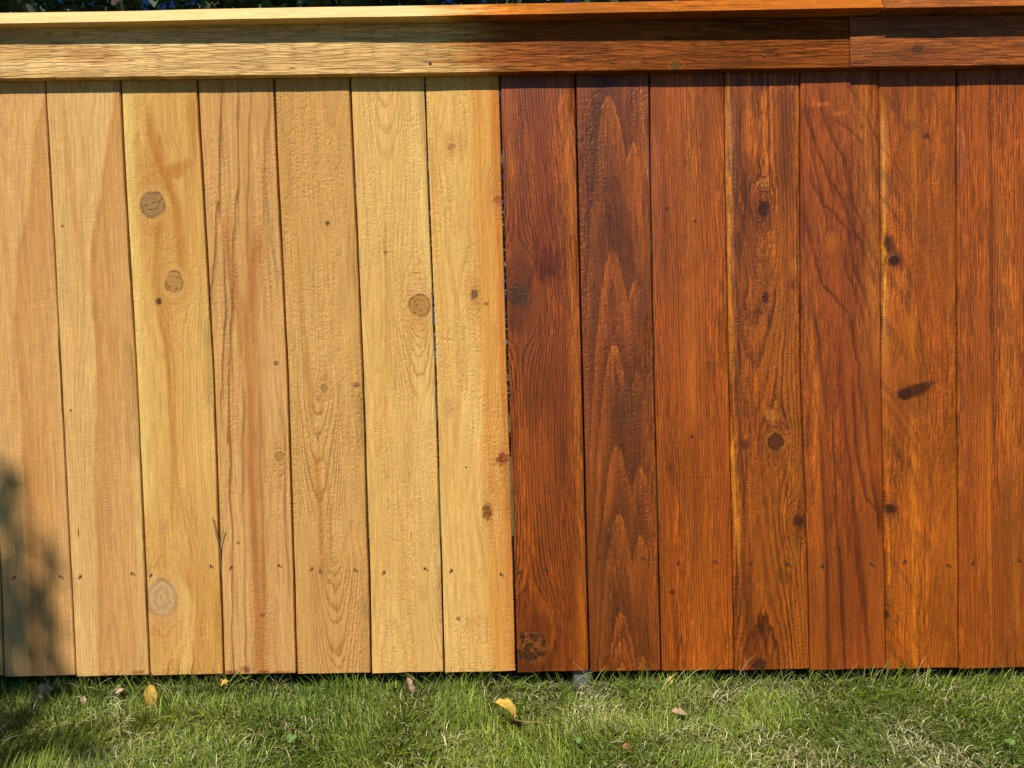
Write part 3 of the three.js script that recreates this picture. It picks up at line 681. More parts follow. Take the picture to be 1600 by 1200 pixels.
function picketGeometry(Ls, Rs, gl, gr, seed, zf, win) {
  const NY = 64, secs = [], q = 0.0014;
  for (let j = 0; j <= NY; j++) {
    const t = j / NY, xm = (seamX(Ls, 0.5) + seamX(Rs, 0.5)) / 2;
    const yb = 0.0318 + slope(xm), yt = PTOP + slope(xm), y = lerp(yb, yt, t);
    const wl = 0.0007 * (n2(y * 14 + seed * 9, 3.3) - 0.5) + 0.0005 * (n2(y * 70 + seed * 5, 8.3) - 0.5), wr = 0.0007 * (n2(y * 14 + seed * 9, 13.3) - 0.5) + 0.0005 * (n2(y * 70 + seed * 5, 18.3) - 0.5);
    const xl = seamX(Ls, y) + gl / 2 + wl, xr = seamX(Rs, y) - gr / 2 + wr, sec = [];
    const yj = x => y + (j === 0 ? 0.0016 * (n2(x * 90 + seed, 2) - 0.5) - 0.004 * (x - xm) * (LAT[seed * 7] - 0.3) * 3 : 0);
    sec.push([xl, yj(xl), zf - PICK_T], [xl, yj(xl), zf - q]);
    for (let i = 0; i <= 6; i++) { const x = lerp(xl + q, xr - q, i / 6); sec.push([x, yj(x), zf + 0.0008 * (n2(x * 30 + seed, y * 6) - 0.5)]); }
    sec.push([xr, yj(xr), zf - q], [xr, yj(xr), zf - PICK_T]);
    secs.push(sec.reverse());
  }
  return loft(secs, (x, y, z) => { const u = (x - win[0]) / win[1], e = (z < zf - q - 1e-5) ? (z - zf) * 0.6 / win[1] : 0; return [clamp(u + (u > 0.5 ? e : -e), 0.01, 0.99), clamp((y - win[2]) / win[3], 0.002, 0.998)]; });
}

// ---------------------------------------------------------------- setting: ground
{
  const geo = new THREE.BufferGeometry(), P = [], I = [], U = [];
  const xs = [], zs = [];
  for (const v of [-400, -120, -40, -15, -8, -5, -3.5]) xs.push(v); for (let v = -2.5; v <= 2.51; v += 0.05) xs.push(v); for (const v of [3.5, 5, 8, 15, 40, 120, 400]) xs.push(v);
  for (const v of [-400, -120, -40, -15, -8, -5, -3, -2]) zs.push(v); for (let v = -1.2; v <= 1.61; v += 0.05) zs.push(v); for (const v of [2.5, 4, 8, 15, 40, 120, 400]) zs.push(v);
  for (const z of zs) for (const x of xs) { P.push(x, groundY(x, z), z); U.push(x, -z); }
  const nx = xs.length;
  for (let j = 0; j + 1 < zs.length; j++) for (let i = 0; i + 1 < nx; i++) { const a = j * nx + i; I.push(a, a + nx, a + 1, a + 1, a + nx, a + nx + 1); }
  geo.setAttribute('position', new THREE.Float32BufferAttribute(P, 3)); geo.setAttribute('uv', new THREE.Float32BufferAttribute(U, 2)); geo.setIndex(I); geo.computeVertexNormals();
  const W = 512, d = new Uint8Array(W * W * 4);
  for (let j = 0; j < W; j++) for (let i = 0; i < W; i++) {
    const o = (j * W + i) * 4, a = LAT[((i * 7919) ^ (j * 104729)) & 65535], f = n2(i / 2, j / 2 + 90), g = n2(i / 14, j / 14), s = sstep(0.6, 0.9, f);
    const t = 0.75 + 0.35 * a; d[o] = clamp(lerp(58 + 20 * g, 100, s) * t, 0, 255); d[o + 1] = clamp(lerp(70 + 16 * g, 98, s) * t, 0, 255); d[o + 2] = clamp(lerp(26 + 8 * g, 52, s) * t, 0, 255); d[o + 3] = 255;
  }
  const tx = new THREE.DataTexture(d, W, W); tx.colorSpace = THREE.SRGBColorSpace; tx.wrapS = tx.wrapT = THREE.RepeatWrapping; tx.magFilter = THREE.LinearFilter; tx.repeat.set(1.4, 1.4); tx.needsUpdate = true;
  top(new THREE.Mesh(geo, new THREE.MeshStandardMaterial({ map: tx, roughness: 0.95 })), 'ground', 'sloping lawn soil with thatch under the grass', 'ground', { kind: 'structure' });
}

{ // dark mulch along the far side of the fence
  const W = 256, d = new Uint8Array(W * W * 4);
  for (let j = 0; j < W; j++) for (let i = 0; i < W; i++) { const o = (j * W + i) * 4, t = 0.5 + 0.5 * n2(i / 3, j / 1.6) + 0.3 * LAT[(i * 331 + j * 77) & 65535]; d[o] = 62 * t; d[o + 1] = 44 * t; d[o + 2] = 28 * t; d[o + 3] = 255; }
  const tx = new THREE.DataTexture(d, W, W); tx.colorSpace = THREE.SRGBColorSpace; tx.wrapS = tx.wrapT = THREE.RepeatWrapping; tx.repeat.set(6, 2); tx.magFilter = THREE.LinearFilter; tx.needsUpdate = true;
  const g = new THREE.PlaneGeometry(5, 0.66, 100, 14); g.rotateX(-Math.PI / 2); g.translate(0, 0, -0.40); const P = g.attributes.position;
  for (let k = 0; k < P.count; k++) { const x = P.getX(k), z = P.getZ(k); P.setY(k, groundY(x, z) + 0.006 + 0.03 * sstep(-0.08, -0.3, z) * sstep(-0.73, -0.55, z) + 0.01 * n2(x * 30, z * 30) * sstep(-0.08, -0.15, z)); }
  g.computeVertexNormals();
  top(new THREE.Mesh(g, new THREE.MeshStandardMaterial({ map: tx, roughness: 1 })), 'mulch_bed', 'dark mulch bed behind the fence', 'mulch', { kind: 'structure' });
}

// ---------------------------------------------------------------- fence
const fence = new THREE.Group();
top(fence, 'board_fence', 'low cedar board fence, half raw and half stained, with trim and cap', 'fence');
const GAPS = [3, 2.4, 3, 4, 4, 4, 3.6, 3.8, 3.6, 3, 1.6, 1.8, 3, 2.6].map(v => v / 1000);
const ZOFF = [1.2, 1.6, 0.2, -0.4, -0.2, -1.2, -1.4, 0, 0.2, -0.5, -0.6, 1.8, -0.4, 0].map(v => v / 1000);
// seams continue out of frame on both sides
const allSeams = [], PITCH = 0.1427;
const firstSeam = SEAMS[0].map(p => [...p]); firstSeam.push([-1.0165, 1.17]);
for (let k = 3; k >= 1; k--) allSeams.push(firstSeam.map(p => [p[0] - PITCH * k, p[1]]));
allSeams.push(firstSeam); for (let k = 1; k < 14; k++) allSeams.push(SEAMS[k]);
for (let k = 1; k <= 4; k++) allSeams.push(SEAMS[13].map(p => [p[0] + PITCH * k, p[1]]));
const nailMat = new THREE.MeshStandardMaterial({ color: new THREE.Color(0.055, 0.035, 0.022), roughness: 0.7, metalness: 0.3 });
const nailGeo = (() => { const p = [[0, 0.0009], [0.0014, 0.0008], [0.0024, 0.0004], [0.0027, -0.0004], [0.0012, -0.0006], [0.0011, -0.02]].map(a => new THREE.Vector2(a[0], a[1])).reverse(); const g = new THREE.LatheGeometry(p, 9); g.rotateX(Math.PI / 2); return g; })();
const WIN_Y0 = 0.0, WIN_LEN = 1.29;
const pickMats = PICKETS.map((sp, i) => {
  NAILS[i].forEach(([x, y], k) => { sp.knots = sp.knots.concat([{ x: x - 0.001, y: y + 0.001, rx: 0.003, ry: 0.0042, kind: 'speck' }, { x: x + (k ? 0.004 : -0.004), y: y - 0.002, rx: 0.002, ry: 0.0034, kind: 'speck' }]); });
  const L = allSeams[i + 3], R = allSeams[i + 4], xa = Math.min(...L.map(p => p[0])) - 0.004, xb = Math.max(...R.map(p => p[0])) + 0.004;
  const win = [xa, xb - xa, WIN_Y0, WIN_LEN];
  return { mat: woodMaterial(sp, i + 1, 256, 2048, xa, xb - xa, WIN_Y0, WIN_LEN), win };
});
for (let s = 0; s + 1 < allSeams.length; s++) {
  const i = s - 3, inView = i >= 0 && i < 14;
  const src = inView ? i : i < 0 ? [1, 5, 3][s] : [10, 8, 13][(i - 14) % 3];
  const shift = inView ? 0 : (seamX(allSeams[s], 0.5) - seamX(allSeams[src + 3], 0.5));
  const zf = inView ? ZOFF[i] : 0;
  const w = pickMats[src].win, win = [w[0] + shift, w[1], w[2], w[3]];
  const g = picketGeometry(allSeams[s], allSeams[s + 1], GAPS[clamp(i, 0, 13)], GAPS[clamp(i + 1, 0, 13)], s + 1, zf, win);
  const m = named(new THREE.Mesh(g, pickMats[src].mat), 'picket');
  if (inView) m.userData.label = PICKETS[i].label;
  fence.add(m);
  const xl = seamX(allSeams[s], 0.24), nails = inView ? NAILS[i] : [[xl + 0.03, 0.24 + slope(xl)], [xl + 0.11, 0.24 + slope(xl)]];
  for (const [nx, ny] of nails) { const n = named(new THREE.Mesh(nailGeo, nailMat), 'nail'); n.position.set(nx, ny, zf - 0.0004); n.scale.setScalar(0.95); n.rotation.set((LAT[s * 3 + 1] - 0.5) * 0.5, (LAT[s * 5 + 2] - 0.5) * 0.5, 0); m.add(n); }
}
// trim boards: run along x; texture across = height, along = x
const rawT = { base: [232, 194, 132], alt: [214, 168, 106], late: [150, 106, 58] }, stT = { base: [160, 88, 48], alt: [128, 64, 36], late: [84, 42, 22] };
const trimSpec = { stain: 0, ...rawT, base2: stT.base, alt2: stT.alt, late2: stT.late, change: [-0.17, 0.02], sp: 3.6, ring: 0.2, px: 0.5, scaleA: 0.15, sawA: 0.1, grainA: 0.25, flake: 1,
  blots: [{ x: 1.225, y: -0.9, rx: 0.02, ry: 0.22, c: [198, 146, 84], a: 0.5 }, { x: 1.21, y: -0.78, rx: 0.016, ry: 0.07, c: [196, 136, 86], a: 0.5 }] };
const knotT = (p, rx, ry, c) => ({ x: p[1] - slope(p[0]), y: p[0], rx, ry, kind: 'round', c, rim: 0.8 });
function trimBoard(xa, xb, zf, sp, seed, ybot, ytop, dropR) {
  const NX = Math.round((xb - xa) / 0.03), secs = [], q = 0.0012, zb = 0.002;
  for (let i = 0; i <= NX; i++) {
    const x = lerp(xa, xb, i / NX), e = 0.0009 * (n2(x * 25 + seed, 4.4) - 0.5) + 0.0006 * (n2(x * 110 + seed, 6.4) - 0.5), o = slope(x) + dropR;
    const yb = ybot + o + e, yt = ytop + o, sec = [[x, yb, zb], [x, yb, zf - q], [x, yb + q, zf]];
    for (let k = 1; k < 6; k++) { const y = lerp(yb, yt, k / 6); sec.push([x, y, zf + 0.0012 * (n2(x * 9 + seed, y * 60) - 0.5)]); }
    sec.push([x, yt - q, zf], [x, yt, zf - q], [x, yt, zb]);
    secs.push(sec);
  }
  const mat = woodMaterial(sp, seed, 160, 2048, ybot - 0.004, ytop - ybot + 0.008, xa - 0.005, xb - xa + 0.01, 0.003);
  const g = loft(secs, (x, y, z) => { const u = (y - slope(x) - dropR - ybot + 0.004) / (ytop - ybot + 0.008), e = z < zf - q - 1e-5 ? (zf - z) * 3 : 0; return [clamp(u < 0.5 ? u + e : u - e, 0.01, 0.99), clamp((x - xa + 0.005) / (xb - xa + 0.01), 0.002, 0.998)]; });
  return new THREE.Mesh(g, mat);
}
const JT = 0.6345;
trimSpec.knots = [knotT(TRIM_KNOTS[0], 0.008, 0.011, [96, 70, 44])];
const trimA = named(trimBoard(-1.46, JT - 0.0006, 0.019, trimSpec, 41, 1.1752, 1.268, 0), 'trim_board'); trimA.userData.label = 'long trim board, raw at one end and stained brown at the other';
const trimB = named(trimBoard(JT + 0.0006, 1.42, 0.0222, { stain: 1, ...stT, sp: 3.4, ring: 0.2, px: 0.5, scaleA: 0.15, sawA: 0.1, grainA: 0.25, flake: 1, knots: [{ ...knotT(TRIM_KNOTS[1], 0.009, 0.011, [82, 46, 30]), kind: 'dark', halo: 0.5 }] }, 43, 1.1752, 1.268, -0.0004), 'trim_board'); trimB.userData.label = 'short stained trim board set slightly proud';
fence.add(trimA, trimB);
for (const [x, y] of TRIM_NAILS) { const n = named(new THREE.Mesh(nailGeo, nailMat), 'nail'); n.position.set(x, y, 0.0192); n.scale.setScalar(1.2); trimA.add(n); }
// cap rails: overhang grows a little to the stained side
const capZ = x => 0.019 + lerp(0.0225, 0.032, (x + 0.93) / 1.48);
const capY = x => 1.2680 - 0.0166 * x;
function capRail(xa, xb, sp, seed, dz, dy, th) {
  const NX = Math.round((xb - xa) / 0.04), secs = [], q = 0.0022, zb = -0.085;
  for (let i = 0; i <= NX; i++) {
    const x = lerp(xa, xb, i / NX), zf = capZ(x) + dz + 0.0008 * (n2(x * 12 + seed, 1.1) - 0.5), y = capY(x) + dy + 0.0012 * (n2(x * 6 + seed, 2.1) - 0.5), t = th + 0.0008 * (n2(x * 10 + seed, 5.1) - 0.5);
    const bv = 0.62;   // the front edge leans back
    secs.push([[x, y, zb], [x, y, zf - 0.001], [x, y + 0.001, zf], [x, y + t * 0.33, zf - bv * t * 0.33], [x, y + t * 0.66, zf - bv * t * 0.66], [x, y + t - q, zf - bv * (t - q)], [x, y + t, zf - bv * t - q], [x, y + t, zb]]);
  }
  const zr = 0.062, mat = woodMaterial(sp, seed, 256, 2048, 0, 0.17, xa - 0.005, xb - xa + 0.01, 0.0012);
  // across coordinate wraps round the front edge: underside, edge, top
  const g = loft(secs, (x, y, z) => { const h = y - capY(x) - dy, zf = capZ(x) + dz; const a = h > th - 0.0015 ? 0.105 + clamp(zf - z, 0, 0.06) : h < 0.001 ? 0.07 - clamp(zf - z, 0, 0.06) : 0.07 + h; return [a / 0.17, clamp((x - xa + 0.005) / (xb - xa + 0.01), 0.002, 0.998)]; });
  return new THREE.Mesh(g, mat);
}
const capRaw = { base: [232, 198, 142], alt: [222, 182, 120], late: [194, 150, 92] }, capSt = { base: [184, 108, 54], alt: [162, 88, 42], late: [116, 58, 24] };
const JC = 0.686;
const capA = named(capRail(-1.46, JC - 0.0008, { stain: 0, ...capRaw, base2: capSt.base, alt2: capSt.alt, late2: capSt.late, change: [-0.16, -0.01], sp: 3.2, ring: 0.35, px: 1.2, scaleA: 0.25, sawA: 0.1, grainA: 0.4 }, 51, 0, 0, 0.0285), 'cap_rail'); capA.userData.label = 'long cap rail, raw at one end and amber stained at the other';
const capB = named(capRail(JC + 0.0008, 1.42, { stain: 1, base: [176, 100, 58], alt: [156, 84, 46], late: [110, 54, 28], sp: 3.2, ring: 0.35, px: 1.2, scaleA: 0.25, sawA: 0.1, grainA: 0.4, blots: [{ x: 0.085, y: 0.80, rx: 0.05, ry: 0.03, c: [122, 64, 44], a: 0.7 }] }, 53, 0.0012, -0.0012, 0.0285), 'cap_rail'); capB.userData.label = 'short stained cap rail with a dark patch';
fence.add(capA, capB);
// rails and posts behind, seen only through the gaps
const backMat = new THREE.MeshStandardMaterial({ color: new THREE.Color(0.34, 0.22, 0.11), roughness: 0.85 });
function plainBar(xa, xb, yb, yt, z0, z1) { const secs = [0, 1].map(i => { const x = i ? xb : xa, s = slope(x); return [[x, yb + s, z0], [x, yb + s, z1], [x, yt + s, z1], [x, yt + s, z0]]; }); return loft(secs, (x, y, z) => [x, y + z]); }
for (const y of [0.195, 1.05]) fence.add(named(new THREE.Mesh(plainBar(-1.46, 1.42, y, y + 0.089, -0.0578, -0.0192), backMat), 'rail'));
for (const x of [-1.3, 0.11, 1.36]) fence.add(named(new THREE.Mesh(plainBar(x - 0.045, x + 0.045, 0.03, 1.24, -0.149, -0.0590), backMat), 'post'));
const steel = new THREE.MeshStandardMaterial({ color: new THREE.Color(0.15, 0.16, 0.13), roughness: 0.55, metalness: 0.35 });
{ // galvanised post shoe whose plate shows under the pickets
  const xa = 0.0945, xb = 0.1275, s = slope(0.11);
  const plate = plainBar(xa, xb, -0.09, 0.0262, -0.0130, -0.0090), lip = plainBar(xa, xb, 0.0262, 0.0296, -0.152, -0.0090), side = plainBar(xa, xa + 0.003, -0.09, 0.026, -0.150, -0.0131), side2 = plainBar(xb - 0.003, xb, -0.09, 0.026, -0.150, -0.0131);
  fence.add(named(new THREE.Mesh(mergeGeometries([plate, lip, side, side2]), steel), 'post_base'));
  fence.children[fence.children.length - 1].userData.label = 'galvanised grey post base showing under the pickets';
}
shadows(fence);

// ---------------------------------------------------------------- lawn
{
  const R = rng(77), P = [], N = [], Cc = [], I = [];
  const up = new THREE.Vector3();
  function blade(x, z, h, w, ang, bend, col, y0 = 0, lift = 1) {
    // a curved tapering strip: heading ang, leaning 'bend' radians from upright at the base, curling further
    const n = 4, base = P.length / 3; let px = x, pz = z, py = groundY(x, z) + y0, t = bend * 0.35; const dx = Math.cos(ang), dz = Math.sin(ang), sx = -dz, sz = dx, tw = (R() - 0.5) * 1.2;
    for (let k = 0; k <= n; k++) {
      const f = k / n, ww = w * (f < 0.2 ? 0.75 + f * 1.2 : 1 - Math.pow((f - 0.2) / 0.8, 1.7)) * 0.5 + 0.00008, ca = Math.cos(tw * f), sa = Math.sin(tw * f);
      const nx = -dx * Math.cos(t), ny = Math.sin(t), nz = -dz * Math.cos(t);
      const ax = sx * ca + nx * sa, ay = ny * sa, az = sz * ca + nz * sa;
      P.push(px - ax * ww, py - ay * ww, pz - az * ww, px + ax * ww, py + ay * ww, pz + az * ww);
      Cc.push(...col, ...col);
      const st = h / n; px += dx * Math.sin(t) * st; pz += dz * Math.sin(t) * st; py += Math.cos(t) * st * lift; t += bend * 0.42;
      if (k < n) { const a = base + k * 2; I.push(a, a + 1, a + 2, a + 1, a + 3, a + 2); }
    }
  }
  const greens = [[0.125, 0.175, 0.012], [0.17, 0.215, 0.017], [0.07, 0.11, 0.008], [0.26, 0.29, 0.045], [0.13, 0.185, 0.022]];
  const straws = [[0.38, 0.33, 0.14], [0.27, 0.23, 0.09], [0.50, 0.46, 0.24], [0.20, 0.16, 0.06]];
  const vary = c => { const m = 0.6 + 0.8 * R(); return [c[0] * m, c[1] * m, c[2] * m]; };
  function sow(n, xa, xb, za, zb, kw = 1) {
    for (let k = 0; k < n; k++) {
      const x = lerp(xa, xb, R()), z = lerp(za, zb, R());
      const patch = n2(x * 4.5 + 3, z * 6 + 8) * 0.6 + n2(x * 14 + 3, z * 16 + 1) * 0.4;
      let dry = sstep(0.45, 0.85, patch) * 0.26 + 0.08;
      const rgt = sstep(0.25, 0.5, x) * sstep(0.1, 0.22, z) * 0.05; dry = Math.min(0.9, dry + rgt);
      const tall = 0.55 + 0.95 * n2(x * 9 + 30, z * 9), dirn = 12 * n2(x * 3.5 + 60, z * 3.5 + 9), lush = n2(x * 5 + 90, z * 7 + 2);
      if (R() < dry) {
        const s = vary(straws[(R() * 4) | 0]);
        blade(x, z, lerp(0.014, 0.046, R()), lerp(0.0008, 0.0016, R()) * kw, R() * 6.283, lerp(0.9, 2.1, R()), s, R() * 0.014, 0.8);
      } else {
        const g = vary(greens[(R() * 5) | 0]).map((v, c) => v * (c === 0 ? 1.25 - 0.55 * lush : 1.15 - 0.35 * lush));
        blade(x, z, lerp(0.018, 0.048, R()) * tall, lerp(0.0009, 0.0018, R()) * kw, dirn + (R() - 0.5) * 3.6, lerp(0.25, 1.8, R()), g);
      }
    }
  }
  sow(130000, -1.35, 1.25, -0.10, 0.46);
  sow(16000, -1.5, 1.45, 0.46, 1.0, 1.3);
  sow(5000, -1.5, 1.45, -1.4, -0.75, 1.6);
  // longer blades that stand against the boards
  for (let k = 0; k < 3400; k++) {
    const x = lerp(-1.3, 1.2, R()), z = 0.004 + 0.035 * R() * R(), cl = n2(x * 7 + 70, 4), gcol = vary(R() < 0.2 ? straws[(R() * 4) | 0] : greens[(R() * 5) | 0]);
    if (R() > 0.3 + cl) continue;
    blade(x, z, lerp(0.036, 0.10, R() * R() * (0.4 + cl)), lerp(0.0012, 0.0022, R()), Math.PI * (R() < 0.5 ? 0 : 1) + (R() - 0.5) * 1.4, lerp(0.15, 0.9, R()), gcol);
  }
  for (const [x, h, b, a, s] of [[-0.86, 0.085, 0.5, 0.05, 0], [-0.815, 0.095, 0.25, 0.2, 0], [-0.71, 0.06, 0.8, 0, 0], [-0.09, 0.12, 0.45, 3.1, 0], [-0.07, 0.10, 0.3, 3.3, 0], [-0.12, 0.085, 0.5, 3.0, 1], [0.13, 0.085, 0.5, 3.1, 1], [0.25, 0.09, 0.5, 3.0, 1], [0.25, 0.085, 0.35, 0.2, 1], [0.40, 0.10, 0.5, 0.1, 1], [0.30, 0.07, 0.6, 3.1, 0], [0.86, 0.075, 0.5, 3.2, 0]])
    blade(x, 0.014, h, 0.0022, a, b, (s ? straws : greens)[s ? 0 : 1]);
  const g = new THREE.BufferGeometry();
  g.setAttribute('position', new THREE.Float32BufferAttribute(P, 3)); g.setAttribute('color', new THREE.Float32BufferAttribute(Cc, 3)); g.setIndex(I); g.computeVertexNormals();
  const m = new THREE.MeshPhysicalMaterial({ vertexColors: true, roughness: 0.6, specularIntensity: 0.45, side: THREE.DoubleSide });
  top(new THREE.Mesh(g, m), 'lawn_grass', 'short patchy lawn grass with dry straw blades along the fence', 'grass', { kind: 'stuff' });
}

// ---------------------------------------------------------------- fallen leaves, clover and a dry stem
function leaf({ L, W, arch = 0.6, cup = 0.4, tip = 1, twist = 0, cols, seed, stem = 0, lobed = 0 }) {
  // a leaf blade: midrib along +x, arched in xy, cupped across; vertex colours are its mottled pigment
  const nu = 18, nv = 10, P = [], C = [], I = [];
  const lobe = u => Math.pow(Math.sin(Math.PI * Math.pow(u, 0.8)), tip) * (1 + lobed * Math.sin(u * 21 + seed));
  let px = 0, py = 0, a = arch * 0.5; const ax = [], ay = [], an = [];
  for (let i = 0; i <= nu; i++) { ax.push(px); ay.push(py); an.push(a); px += Math.cos(a) * L / nu; py += Math.sin(a) * L / nu; a -= arch / nu * (0.5 + i / nu * 1.2) + 0.10 * (n2(i * 0.6 + seed, 3) - 0.5); }
  for (let i = 0; i <= nu; i++) for (let j = 0; j <= nv; j++) {
    const u = i / nu, v = j / nv * 2 - 1, w = (W / 2) * lobe(u) + 0.0004, c = cup * v, tw = twist * u;
    let zz = Math.sin(c) / Math.max(cup, 0.01) * w, up = (1 - Math.cos(c)) / Math.max(cup, 0.01) * w + Math.abs(v) * w * 0.12 + 0.0022 * (n2(u * 7 + seed, v * 4) - 0.5);
    const z2 = zz * Math.cos(tw) - up * Math.sin(tw), u2 = zz * Math.sin(tw) + up * Math.cos(tw);
    P.push(ax[i] - Math.sin(an[i]) * u2, ay[i] + Math.cos(an[i]) * u2, z2);
    const k = n2(u * 9 + seed * 3, v * 5 + seed), e = sstep(0.75, 1, Math.abs(v)) * 0.5, t = clamp(sstep(0.5, 0.8, k) * 0.8 + e, 0, 1), rib = Math.abs(v) < 0.08 ? 1.15 : 1;
    for (let c3 = 0; c3 < 3; c3++) C.push(lerp(cols[0][c3], cols[1][c3], t) * rib);
    if (i < nu && j < nv) { const o = i * (nv + 1) + j; I.push(o, o + 1, o + nv + 1, o + 1, o + nv + 2, o + nv + 1); }
  }
  const g = new THREE.BufferGeometry(); g.setAttribute('position', new THREE.Float32BufferAttribute(P, 3)); g.setAttribute('color', new THREE.Float32BufferAttribute(C, 3)); g.setIndex(I); g.computeVertexNormals();
  const grp = new THREE.Group(), m = new THREE.Mesh(g, LEAFMAT); m.name = 'blade'; grp.add(m);
  if (stem) { const c = new THREE.CatmullRomCurve3([new THREE.Vector3(0.001, 0, 0), new THREE.Vector3(-stem * 0.4, -0.002, 0.002), new THREE.Vector3(-stem, 0.001, 0.006)]); const t = new THREE.Mesh(new THREE.TubeGeometry(c, 8, 0.0007, 6), STEMMAT); t.name = 'stem'; grp.add(t); }
  return grp;
}
const LEAFMAT = new THREE.MeshPhysicalMaterial({ vertexColors: true, roughness: 0.75, side: THREE.DoubleSide, transmission: 0 });
const STEMMAT = new THREE.MeshStandardMaterial({ color: new THREE.Color(0.28, 0.17, 0.06), roughness: 0.8 });
const YEL = [[0.58, 0.36, 0.05], [0.36, 0.18, 0.03]], TAN = [[0.52, 0.36, 0.20], [0.36, 0.21, 0.10]], PINK = [[0.58, 0.38, 0.24], [0.40, 0.22, 0.13]], ORG = [[0.46, 0.22, 0.07], [0.30, 0.13, 0.05]];
const LIT = [
  ['yellow_leaf', 'arched golden leaf lying in the lawn with its stem pointing sideways', [-0.022, 0.030, 0.192], [0.25, Math.PI - 0.25, 0.05], { L: 0.058, W: 0.034, arch: 2.7, cup: 0.5, tip: 0.8, twist: -0.5, cols: YEL, seed: 4, stem: 0.045, lobed: 0.1 }],
  ['yellow_leaf', 'narrow yellow leaf hanging upright in the grass below the knotty raw picket', [-0.703, 0.052, 0.062], [0.1, -1.3, -1.62], { L: 0.048, W: 0.022, arch: 0.9, cup: 0.3, tip: 0.55, cols: YEL, seed: 11, stem: 0.012 }],
  ['yellow_leaf', 'small crumpled yellow leaf against the foot of the raw pickets', [-0.592, 0.026, 0.010], [0.9, 0.2, 0.3], { L: 0.022, W: 0.015, arch: 1.2, cup: 1.0, cols: YEL, seed: 17, lobed: 0.25 }],
  ['dry_leaf', 'curled pinkish tan leaf by the shaded foot of the fence', [-0.945, 0.020, 0.010], [1.15, 0.2, 0.25], { L: 0.036, W: 0.030, arch: 1.0, cup: 0.9, cols: PINK, seed: 23, lobed: 0.12 }],
  ['dry_leaf', 'small pinkish leaf scrap in the shaded grass', [-0.845, 0.022, 0.036], [0.15, -1.2, -1.3], { L: 0.018, W: 0.012, arch: 0.5, cup: 0.7, cols: PINK, seed: 29 }],
  ['dry_leaf', 'pale tan leaf tilted up in the grass under a raw picket', [-0.795, 0.018, 0.012], [1.0, 0.1, 0.5], { L: 0.026, W: 0.013, arch: 0.6, cup: 0.9, cols: TAN, seed: 31 }],
  ['dry_leaf', 'long curled brown leaf propped against the foot of the pale raw pickets', [-0.228, 0.032, 0.014], [0.1, -1.1, -1.85], { L: 0.046, W: 0.024, arch: 1.1, cup: 1.1, cols: TAN, seed: 37, lobed: 0.2 }],
  ['dry_leaf', 'tan leaf fragment lying flat in the lawn below the cathedral grain picket', [0.254, 0.014, 0.142], [0.5, -0.2, -0.35], { L: 0.030, W: 0.012, arch: 0.6, cup: 0.8, cols: [[0.40, 0.26, 0.11], [0.26, 0.15, 0.06]], seed: 41, lobed: 0.2 }],
  ['dry_leaf', 'rusty orange leaf fragment half sunk in the lawn', [0.151, 0.016, 0.262], [0.6, 0.1, -1.0], { L: 0.032, W: 0.015, arch: 0.5, cup: 0.6, cols: ORG, seed: 43, lobed: 0.15 }],
  ['yellow_leaf', 'tiny yellow leaf under the straight grained stained picket', [0.276, 0.022, 0.014], [0.2, -1.2, -1.2], { L: 0.018, W: 0.011, arch: 0.6, cup: 0.6, cols: YEL, seed: 47 }],
];
for (const [name, label, p, r, o] of LIT) { const g = leaf(o); g.position.set(...p); g.rotation.set(...r); top(g, name, label, 'leaf', { group: name === 'yellow_leaf' ? 'fallen yellow leaves on the lawn' : 'dry leaves on the lawn' }); }
const CLOV = [[0.12, 0.19, 0.03], [0.09, 0.15, 0.025]];
for (const [x, z, n, label] of [[-0.39, 0.229, 3, 'round clover sprig in the lawn below the pale raw pickets'], [0.08, 0.242, 1, 'single light green weed leaf between the two fallen leaves'], [0.775, 0.257, 2, 'broad weed sprig in the dry patch of lawn']]) {
  const grp = new THREE.Group();
  for (let k = 0; k < n; k++) { const l = leaf({ L: 0.010, W: 0.009, arch: 0.5, cup: 0.3, tip: 0.6, cols: CLOV, seed: k + x * 9 }).children[0]; l.rotation.set(0.5, k * 2.1 + 0.4, 0.3); l.position.set(0, 0.032, 0); l.name = 'leaflet'; grp.add(l); }
  const st = new THREE.Mesh(new THREE.CylinderGeometry(0.0005, 0.0007, 0.034, 6), new THREE.MeshStandardMaterial({ color: new THREE.Color(0.12, 0.18, 0.05), roughness: 0.7 })); st.position.y = 0.016; st.name = 'stem'; grp.add(st);
  grp.position.set(x, groundY(x, z), z); top(grp, 'lawn_weed', label, 'weed', { group: 'broad leaved weeds in the lawn' });
}
{
  const v = (x, y, z) => new THREE.Vector3(x, y, z), tb = (pts, r) => new THREE.TubeGeometry(new THREE.CatmullRomCurve3(pts), 10, r, 5);
  const g = mergeGeometries([tb([v(-0.5852, 0.225, -0.006), v(-0.5850, 0.255, -0.001), v(-0.5845, 0.285, 0.003)], 0.0012), tb([v(-0.5845, 0.283, 0.003), v(-0.589, 0.312, 0.004), v(-0.596, 0.352, 0.005)], 0.0009), tb([v(-0.5845, 0.283, 0.003), v(-0.581, 0.308, 0.004), v(-0.575, 0.328, 0.005)], 0.0008)]);
  top(new THREE.Mesh(g, new THREE.MeshStandardMaterial({ color: new THREE.Color(0.22, 0.13, 0.05), roughness: 0.8 })), 'forked_twig', 'thin forked dry stem poking out of the gap between two raw pickets', 'twig');
}

